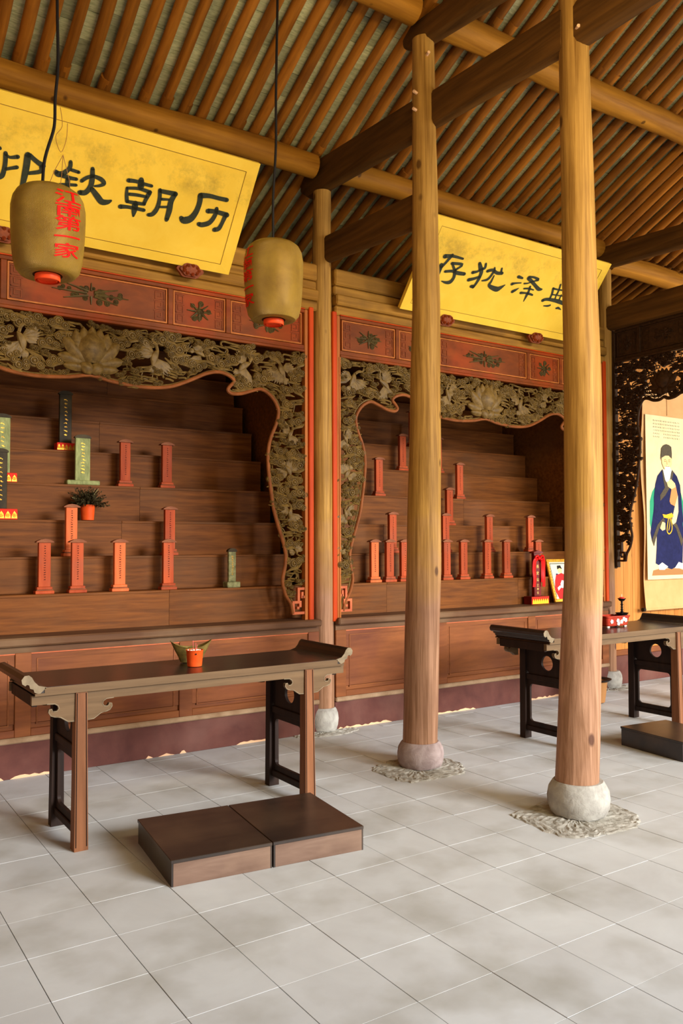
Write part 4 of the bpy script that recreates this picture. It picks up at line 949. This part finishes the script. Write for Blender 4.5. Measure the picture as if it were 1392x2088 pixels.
dark_tablet(1.215, 6.20, 1.677, .089, .50, 'tall black tablet on a red and gold box, at the left picture edge', 'tablet_black', 'gold', .075, .11)
dark_tablet(1.262, 6.40, 1.955, .11, .50, 'tall pale green tablet on a red and gold box, at the left edge', 'tablet_green', 'gold', .07, .10)
# tablet with ribbon on the ledge
e = empty('ancestor_tablet', (6.115, 5.72, .90), 'dark lacquered tablet with gold writing and a red ribbon bow, on the ledge', 'tablet')
MB().box(-.125, .125, -.05, .05, 0, .078, bev=.002).build('base_box', 'lacquer_red', e, local=True)
MB().box(-.118, .120, -.0525, -.0495, .004, .074).build('base_front', 'red_paint', e, local=True)
g = MB(); n = 8
for k in range(n):
    c = -.112+.224*(k+.5)/n; g.prism([(c-.014, .006), (c+.014, .006), (c+.011, .034), (c, .056), (c-.011, .034)], -.054, -.052)
g.build('yellow_border', 'yellow_paint', e, local=True)
MB().box(-.048, .048, -.018, .018, .078, .50, bev=.002).build('body', 'lacquer_red', e, local=True)
MB().prism([(-.07, .50), (.07, .50), (.06, .512), (0, .53), (-.06, .512)], -.032, .028).build('cap', 'lacquer_red', e, local=True)
for i, ch in enumerate('長史公之神位'):
    g = text_mesh(ch); xs = [p[0] for p in g.v]; m_ = (min(xs)+max(xs))/2; sz = (.036, .036, .036, .030, .026, .026)[i]; zz = (.370, .305, .240, .185, .148, .112)[i]
    o = MB(); o.f = g.f; o.v = [((a-m_)*sz, -.0187, zz+(b-.38)*sz) for a, b, c in g.v]; o.build('gold_character', 'ink_gold', e, local=True)
rb = MB()
def ribbon_strip(P_, wd):
    P_ = catmull(P_, 4)
    rb.quad_grid([[(x-wd, y, z) for x, y, z in P_], [(x, y-.008, z) for x, y, z in P_], [(x+wd, y, z) for x, y, z in P_]]); rb.quad_grid([[(x-wd, y+.003, z) for x, y, z in P_], [(x+wd, y+.003, z) for x, y, z in P_]], flip=True)
for s in (-1, 1):
    ribbon_strip([(s*.012, -.03, .445), (s*.045, -.045, .452), (s*.066, -.04, .42), (s*.07, -.035, .33), (s*.064, -.04, .25), (s*.068, -.035, .17)], .020)
    ribbon_strip([(s*.02, -.032, .455), (s*.05, -.035, .41), (s*.055, -.03, .34), (s*.05, -.034, .27), (s*.05, -.03, .215)], .016)
    rb.tube(catmull([(0, -.035, .45), (s*.03, -.05, .475), (s*.055, -.045, .462), (s*.05, -.04, .435), (s*.02, -.035, .44)], 3), .011, 7)
rb.lathe([(.004, .0), (.016, .008), (.018, .02), (.012, .032), (.003, .036)], 10, (0, -.036, .432))
rb.build('ribbon', 'ribbon', e, local=True, smooth=True, label='bright red ribbon tied in a bow')
# framed portrait leaning beside it
fe = empty('framed_portrait', (6.40, 5.715, .905), 'small gilt-framed portrait of a person in a red robe, beside the ribbon', 'picture', rot=(R(-15.5), 0, R(0)))
fw, fh, ft = .37, .445, .032
for (a, b, c, d) in ((0, fw, 0, ft), (0, fw, fh-ft, fh), (0, ft, ft, fh-ft), (fw-ft, fw, ft, fh-ft)): MB().box(a-.03, b-.03, -.014, .012, c, d, bev=.005).build('frame_bar', 'gold', fe, local=True)
kn = MB()
for k in range(15): kn.lathe([(.001, 0), (.007, .003), (.001, .006)], 6, (-.03+.016, -.017, .02+k*.029)); kn.lathe([(.001, 0), (.007, .003), (.001, .006)], 6, (-.03+.01+k*.025, -.017, fh-.018))
kn.build('frame_beading', 'gold', fe, local=True)
MB().box(-.03+ft, -.03+fw-ft, -.004, .004, ft, fh-ft).build('picture_ground', 'p_ground', fe, local=True)
def flat(poly, d, nm, mt, par):
    MB().prism(poly, d, d+.0006).build(nm, mt, par, local=True)
px = lambda l: [(a*.306+.002, b*.381+ft) for a, b in l]
flat(px([(.14, 0), (.02, .25), (.12, .50), (.22, .64), (.50, .70), (.75, .62), (.9, .45), (.98, .2), (.98, 0)]), -.0052, 'painted_robe', 'p_red', fe)
flat(px([(.03, .97), (.97, .97), (.97, .95), (.03, .95)]), -.0052, 'painted_line', 'p_line', fe); flat(px([(.03, .97), (.03, .05), (.05, .05), (.05, .97)]), -.0052, 'painted_line', 'p_line', fe); flat(px([(.84, .97), (.84, .5), (.86, .5), (.86, .97)]), -.0052, 'painted_line', 'p_line', fe)
flat(px([(.38, .70), (.36, .78), (.40, .84), (.52, .84), (.56, .76), (.52, .70)]), -.0062, 'painted_face', 'p_skin', fe)
flat(px([(.34, .80), (.36, .90), (.52, .91), (.57, .80), (.46, .835)]), -.0068, 'painted_hat', 'black_paint', fe)
flat(px([(.34, .40), (.44, .50), (.62, .47), (.60, .34), (.48, .30), (.36, .33)]), -.0060, 'painted_sleeve', 'p_white', fe)
flat(px([(.16, .30), (.30, .36), (.70, .32), (.86, .14), (.80, .12), (.66, .26), (.32, .30), (.18, .22)]), -.0064, 'painted_belt', 'p_white', fe)
for s in (.20, .74): flat(px([(s, .60), (s+.04, .69), (s+.13, .68), (s+.14, .60)]), -.0048, 'painted_chair', 'p_navy', fe)

# ================================================================== THINGS ON THE STEPS AND TABLES
def lathe_obj(nm, mt, prof, par, n=28, caps=True, **k): return MB().lathe(prof, n, caps=caps).build(nm, mt, par, smooth=True, local=True, **k)
# potted plant on the third step
e = empty('potted_plant', (1.835, 6.20, 1.677), 'bushy dark dried plant in an orange pot on a step of the left bay', 'plant')
lathe_obj('pot', 'pot_orange', [(.036, 0), (.046, .004), (.052, .09), (.055, .118), (.050, .12), (.047, .112)], e, label='orange plastic pot')
lathe_obj('soil', 'ash', [(.001, .108), (.047, .108)], e, n=16, caps=False)
rp = random.Random(9); fo = MB(); tw = MB()
for k in range(230):
    a = rp.uniform(0, 6.28); el = rp.uniform(-.05, 1.4); L_ = rp.uniform(.09, .165); d = Vector((math.cos(a)*math.cos(el), math.sin(a)*math.cos(el), math.sin(el)*.85)); p0 = Vector((0, 0, .11))+d*.012; p1 = p0+d*L_*.6+Vector((0, 0, .01)); p2 = p0+d*L_
    (tw if k % 7 == 0 else fo).tube([p0, p1, p2], .0016, 3, caps=False)
    if k % 7:
        for t in (.5, .7, .85, 1.0):
            q = p0+d*L_*t; u = Vector((rp.uniform(-1, 1), rp.uniform(-1, 1), rp.uniform(-1, 1))).normalized()*.017; v = u.cross(d).normalized()*.006
            b = len(fo.v); fo.v += [tuple(q-u*.3), tuple(q+v), tuple(q+u), tuple(q-v)]; fo.f.append((b, b+1, b+2, b+3))
fo.build('foliage', 'leaf', e, local=True, kind='stuff'); tw.build('dry_stems', 'twig', e, local=True, kind='stuff')
# incense pot
e = empty('incense_pot', (1.895, 4.345, .8105), 'orange plastic incense pot filled with ash, on the nearer table', 'pot')
lathe_obj('pot', 'pot_orange', [(.032, 0), (.040, .003), (.042, .02), (.047, .088), (.050, .092), (.047, .094), (.043, .084)], e)
MB().lathe([(.001, .082), (.02, .088), (.034, .083), (.044, .080)], 22, caps=False).build('ash', 'ash', e, smooth=True, local=True)
rp = random.Random(4); fr = MB()
for k in range(26):
    a = rp.uniform(0, 6.28); q = rp.uniform(.1, .9)*.042; fr.merge(MB().box(-.004, .004, -.003, .003, 0, rp.uniform(.006, .014)), Matrix.Translation((q*math.cos(a), q*math.sin(a), .083)) @ Matrix.Rotation(rp.uniform(-.6, .6), 4, 'X') @ Matrix.Rotation(rp.uniform(-.6, .6), 4, 'Y'))
fr.build('ash_lumps', 'white_glaze', e, local=True, kind='stuff')
for (x, y, l, tx) in ((-.006, .004, .065, -.003), (.003, -.004, .052, .002), (.007, .003, .040, .01)): MB().tube([(x, y, .08), (x+tx, y, .08+l)], .0016, 6).build('incense_stick', 'incense', e, local=True)
MB().lathe([(.0045, 0), (.0045, .002)], 8).build('drain_hole', 'black_paint', empty('hole_mark', (-.012, -.0462, .074), parent=e, rot=(R(86), 0, -.25)), local=True)
# boat shaped ingot bowl behind
e = empty('ingot_bowl', (1.94, 4.50, .8105), 'greenish boat-shaped ingot bowl behind the orange incense pot', 'bowl', rot=(0, 0, R(-14)))
mb = MB(); n = 32
def ing(q, z, k, up=0): a = 2*math.pi*k/n; c = math.cos(a); return (.125*q*c, .052*q*math.sin(a)*(1-.35*abs(c)**3), z+up*abs(c)**2.4)
rows = [[ing(q, z, k, u) for k in range(n)] for q, z, u in ((.34, 0, 0), (.48, .004, 0), (.60, .035, .002), (.78, .068, .012), (.93, .086, .034), (.99, .090, .042), (.94, .090, .040), (.82, .078, .024), (.60, .066, .008), (.2, .062, .0))]
b = mb.quad_grid(rows, close=True); mb.f.append(tuple(b+k for k in range(n))[::-1]); ee = b+9*n; mb.f.append(tuple(ee+k for k in range(n))); mb.build('bowl', 'ingot_glaze', e, smooth=True, local=True)
lathe_obj('dome', 'ingot_glaze', [(.048, .055), (.045, .068), (.032, .080), (.015, .088), (.001, .09)], e, n=24)
# planter with white flowers on the right table
e = empty('planter', (5.63, 4.44, .8105), 'low red oblong planter with white painted flowers on the right table', 'planter', rot=(0, 0, R(-3)))
mb = MB()
def rr_rect(hx, hy, r_, z, n=5):
    o = []
    for q, (sx_, sy) in enumerate(((1, 1), (-1, 1), (-1, -1), (1, -1))):
        for k in range(n+1): a = math.pi/2*(q+k/n); o.append((sx_*(hx-r_)+r_*math.cos(a), sy*(hy-r_)+r_*math.sin(a), z))
    return o
rows = [rr_rect(.118, .058, .02, .012), rr_rect(.124, .062, .02, .02), rr_rect(.136, .07, .02, .078), rr_rect(.142, .075, .02, .084), rr_rect(.142, .075, .02, .094), rr_rect(.132, .066, .018, .094), rr_rect(.128, .062, .018, .07)]
b = mb.quad_grid(rows, close=True); n = len(rows[0]); mb.f.append(tuple(b+k for k in range(n))[::-1]); mb.f.append(tuple(b+6*n+k for k in range(n))); mb.build('body', 'planter_red', e, smooth=False, local=True)
for sx_ in (-1, 1):
    for sy in (-1, 1): MB().box(sx_*.10-.014, sx_*.10+.014, sy*.045-.01, sy*.045+.01, 0, .013, bev=.003).build('foot', 'white_glaze', e, local=True)
fl_ = MB(); rp = random.Random(2)
for cx_, cz in ((-.01, .055), (.035, .045), (.082, .056), (.0, .032), (.06, .066), (-.08, .05)):
    for k in range(5): a = 1.257*k+cx_*40; disc(fl_, cx_+.010*math.cos(a), cz+.010*math.sin(a), .0085, 8, .002, -.066-.0015*(cz > .05)-cz*.07)
fl_.build('painted_flowers', 'white_glaze', e, local=True)
# candle stand standing in the planter
e = empty('candle_stand', (5.745, 4.43, .887), 'black turned iron candle stand with a red candle stub, at the end of the planter', 'candlestick')
lathe_obj('drip_dish', 'iron', [(.018, .0), (.026, .004), (.040, .018), (.052, .030), (.054, .033), (.049, .031), (.034, .02), (.010, .016)], e)
lathe_obj('stem', 'iron', [(.012, .014), (.013, .024), (.009, .032), (.014, .042), (.008, .050), (.012, .060), (.007, .070), (.011, .080), (.007, .09), (.012, .102), (.007, .112), (.010, .124), (.008, .132)], e, n=16)
lathe_obj('candle_cup', 'iron', [(.008, .128), (.020, .132), (.030, .146), (.034, .152), (.030, .151), (.018, .142), (.004, .14)], e)
lathe_obj('candle', 'wax', [(.026, .148), (.024, .156), (.012, .162), (.002, .164)], e, n=16)
MB().tube([(0, 0, .16), (0, 0, .186)], .0022, 6).build('pricket', 'wick', e, local=True)
# incense basin standing on the floor by the corner column
e = empty('incense_basin', (6.32, 5.16, 0), 'round basin with incense sticks on the floor behind the right table', 'pot')
lathe_obj('basin', 'p_brown', [(.05, 0), (.065, .01), (.078, .10), (.088, .19), (.095, .20), (.088, .21), (.078, .19)], e)
lathe_obj('rim_ring', 'black_paint', [(.088, .196), (.125, .218), (.128, .226), (.118, .226), (.085, .208)], e, caps=False)
lathe_obj('ash', 'ash', [(.001, .195), (.08, .190)], e, caps=False)
for k, (a, b) in enumerate(((.02, .01), (-.02, .0), (-.055, .02))): MB().tube([(a, b, .19), (a*1.6-.03, b, .42+.02*k)], .0022, 6).build('incense_stick', 'bamboo', e, local=True)

# ================================================================== HANGING SCROLL
sx0, sx1 = 7.715, 8.53
e = empty('hanging_scroll', (8.12, 5.655, .78), 'tall hanging scroll with a painted seated person in a navy robe, at the right edge', 'scroll')
cx = 8.12
mb = MB(); rows = []
for k in range(25):
    z = .78+(3.22-.78)*k/24; yy = 5.655+.012*math.sin(k*.5)-.02*(k < 3)*(3-k)/3
    rows.append([(x, yy, z) for x in (sx0+.012*math.sin(k*.3), cx, sx1)])
mb.quad_grid(rows); mb.quad_grid([[(x, y+.004, z) for x, y, z in r_] for r_ in rows], flip=True); mb.build('mount', 'scroll_mount', e, smooth=True)
MB().box(7.745, 8.50, 5.628, 5.631, 1.098, 2.912).build('painting_paper', 'scroll_paper', e)
MB().tube([(sx0-.03, 5.645, .775), (sx1+.03, 5.645, .775)], .016, 12).build('bottom_roller', 'scroll_mount', e, smooth=True)
for xx in (sx0-.045, sx1+.01): MB().tube([(xx, 5.645, .775), (xx+.035, 5.645, .775)], .021, 12).build('roller_knob', 'iron', e, smooth=True)
MB().tube([(sx0, 5.66, 3.22), (sx1, 5.66, 3.22)], .012, 10).build('top_rod', 'iron', e, smooth=True)
MB().box(8.148, 8.158, 5.640, 5.644, 2.93, 3.22).build('hanging_ribbon', 'p_brown', e)
d_ = [5.6275]
def sp(nm, mt, poly, lift=0):
    d_[0] -= .0004; MB().prism(poly, d_[0], d_[0]+.0003).build(nm, mt, e)
mir = lambda P_: [(2*8.105-a, b) for a, b in reversed(P_)]
G = [(7.922, 2.141), (7.843, 2.061), (7.799, 1.956), (7.793, 1.712), (7.812, 1.654), (7.864, 1.674), (7.936, 2.038)]
sp('painted_chair', 'p_green', G); sp('painted_chair', 'p_green', mir(G))
sp('painted_footstool', 'p_brown', [(7.818, 1.141), (7.841, 1.198), (7.955, 1.215), (8.30, 1.215), (8.40, 1.19), (8.42, 1.141)])
LS = [(7.901, 2.127), (7.858, 1.841), (7.80, 1.609), (7.823, 1.526), (7.858, 1.468), (7.891, 1.545), (7.969, 1.701), (8.055, 1.754), (8.061, 1.976)]
sp('painted_sleeve', 'p_navy', LS); sp('painted_sleeve', 'p_navy', mir(LS))
sp('painted_skirt', 'p_navy', [(7.915, 1.66), (7.905, 1.45), (7.884, 1.274), (7.956, 1.247), (8.06, 1.23), (8.167, 1.205), (8.298, 1.242), (8.371, 1.26), (8.387, 1.5), (8.387, 1.785), (8.035, 1.793)])
sp('painted_shoe', 'p_white', [(7.925, 1.248), (7.999, 1.283), (8.103, 1.235), (8.039, 1.201), (7.945, 1.203)]); sp('painted_shoe', 'p_white', [(8.224, 1.216), (8.30, 1.284), (8.40, 1.26), (8.37, 1.21)])
sp('painted_robe', 'p_navy', [(8.017, 2.308), (8.099, 2.174), (8.2, 2.323), (8.295, 2.248), (8.35, 2.15), (8.40, 1.732), (8.032, 1.714), (7.867, 1.777), (7.87, 2.0), (7.90, 2.15), (7.94, 2.24)])
GL = [(7.891, 1.545), (7.858, 1.461), (7.823, 1.532), (7.927, 1.70), (8.034, 1.78), (8.065, 1.741), (7.957, 1.668)]
sp('painted_cuff', 'p_grey', GL); sp('painted_cuff', 'p_grey', mir(GL))
sp('painted_hand', 'p_skin', [(7.968, 1.662), (8.012, 1.734), (8.064, 1.721), (8.062, 1.649), (8.009, 1.633)])
sp('painted_neck', 'p_white', [(8.035, 2.318), (8.073, 2.15), (8.11, 2.13), (8.13, 2.20), (8.20, 2.318)])
sp('painted_collar', 'p_grey', [(8.018, 2.315), (8.04, 2.2), (8.065, 2.114), (8.02, 2.07), (7.978, 2.026), (7.98, 1.963), (8.073, 2.029), (8.173, 2.137), (8.231, 2.298), (8.199, 2.317), (8.132, 2.202), (8.099, 2.174), (8.075, 2.2), (8.039, 2.309)])
sp('painted_lining', 'p_orange', [(8.194, 2.131), (8.26, 2.154), (8.296, 2.036), (8.274, 1.902), (8.167, 1.933), (8.146, 1.965)])
sp('painted_sleeve_edge', 'scroll_paper', [(8.242, 1.915), (8.30, 2.036), (8.305, 1.85), (8.258, 1.73), (8.203, 1.703), (8.178, 1.742)])
sp('painted_belt', 'p_gold', [(8.014, 1.818), (8.078, 1.812), (8.185, 1.835), (8.217, 1.796), (8.14, 1.768), (8.034, 1.78)])
lp = MB()
for P_ in ([(8.12, 1.78, .006), (8.10, 1.70, .006), (8.09, 1.63, .006), (8.13, 1.60, .006), (8.18, 1.65, .006), (8.17, 1.77, .006)], [(8.15, 1.78, .005), (8.14, 1.70, .005), (8.12, 1.64, .005)]): stroke(lp, P_, 0)
lp.v = [(x, d_[0]-.0006, z) for x, z, _ in lp.v]; lp.build('painted_tassel', 'p_gold', e)
sp('painted_face', 'p_skin', [(8.011, 2.458), (8.05, 2.485), (8.097, 2.49), (8.204, 2.469), (8.197, 2.376), (8.16, 2.32), (8.11, 2.30), (8.06, 2.32), (8.02, 2.38)])
sp('painted_beard', 'p_white', [(8.072, 2.345), (8.12, 2.36), (8.165, 2.345), (8.180, 2.29), (8.158, 2.216), (8.124, 2.17), (8.10, 2.20), (8.08, 2.278)])
sp('painted_hand', 'p_skin', [(8.099, 2.174), (8.175, 2.214), (8.249, 2.167), (8.259, 2.127), (8.183, 2.10), (8.119, 2.128)])
sp('painted_hat', 'p_grey', [(7.995, 2.412), (8.003, 2.48), (8.014, 2.55), (8.05, 2.585), (8.10, 2.602), (8.15, 2.595), (8.192, 2.575), (8.20, 2.50), (8.197, 2.442), (8.14, 2.475), (8.08, 2.472), (8.015, 2.445)])
ft_ = MB()
for P_ in ([(8.06, 2.425, .003), (8.085, 2.43, .003)], [(8.135, 2.425, .003), (8.165, 2.43, .003)], [(8.10, 2.42, .002), (8.11, 2.375, .003)], [(8.085, 2.352, .003), (8.14, 2.352, .003)], [(8.06, 2.408, .003), (8.085, 2.408, .003)], [(8.135, 2.408, .003), (8.165, 2.408, .003)]): stroke(ft_, P_, 0)
ft_.v = [(x, d_[0]-.0006, z) for x, z, _ in ft_.v]; ft_.build('painted_features', 'p_brown', e)
tx = MB(); rp = random.Random(8)
for c_ in range(16):
    for r_ in range(6):
        if c_ > 3 and c_ < 6 and r_ > 3: continue
        x = 7.886+.031*c_; z = 2.855-.036*r_
        for q in range(3): a = rp.uniform(-1.5, 1.5); stroke(tx, [(x-.006*math.cos(a), z-.008*math.sin(a), .0014), (x+.006*math.cos(a), z+.008*math.sin(a), .0014)], 0)
tx.v = [(x, 5.6268, z) for x, z, _ in tx.v]; tx.build('inscription', 'p_line', e, kind='stuff')
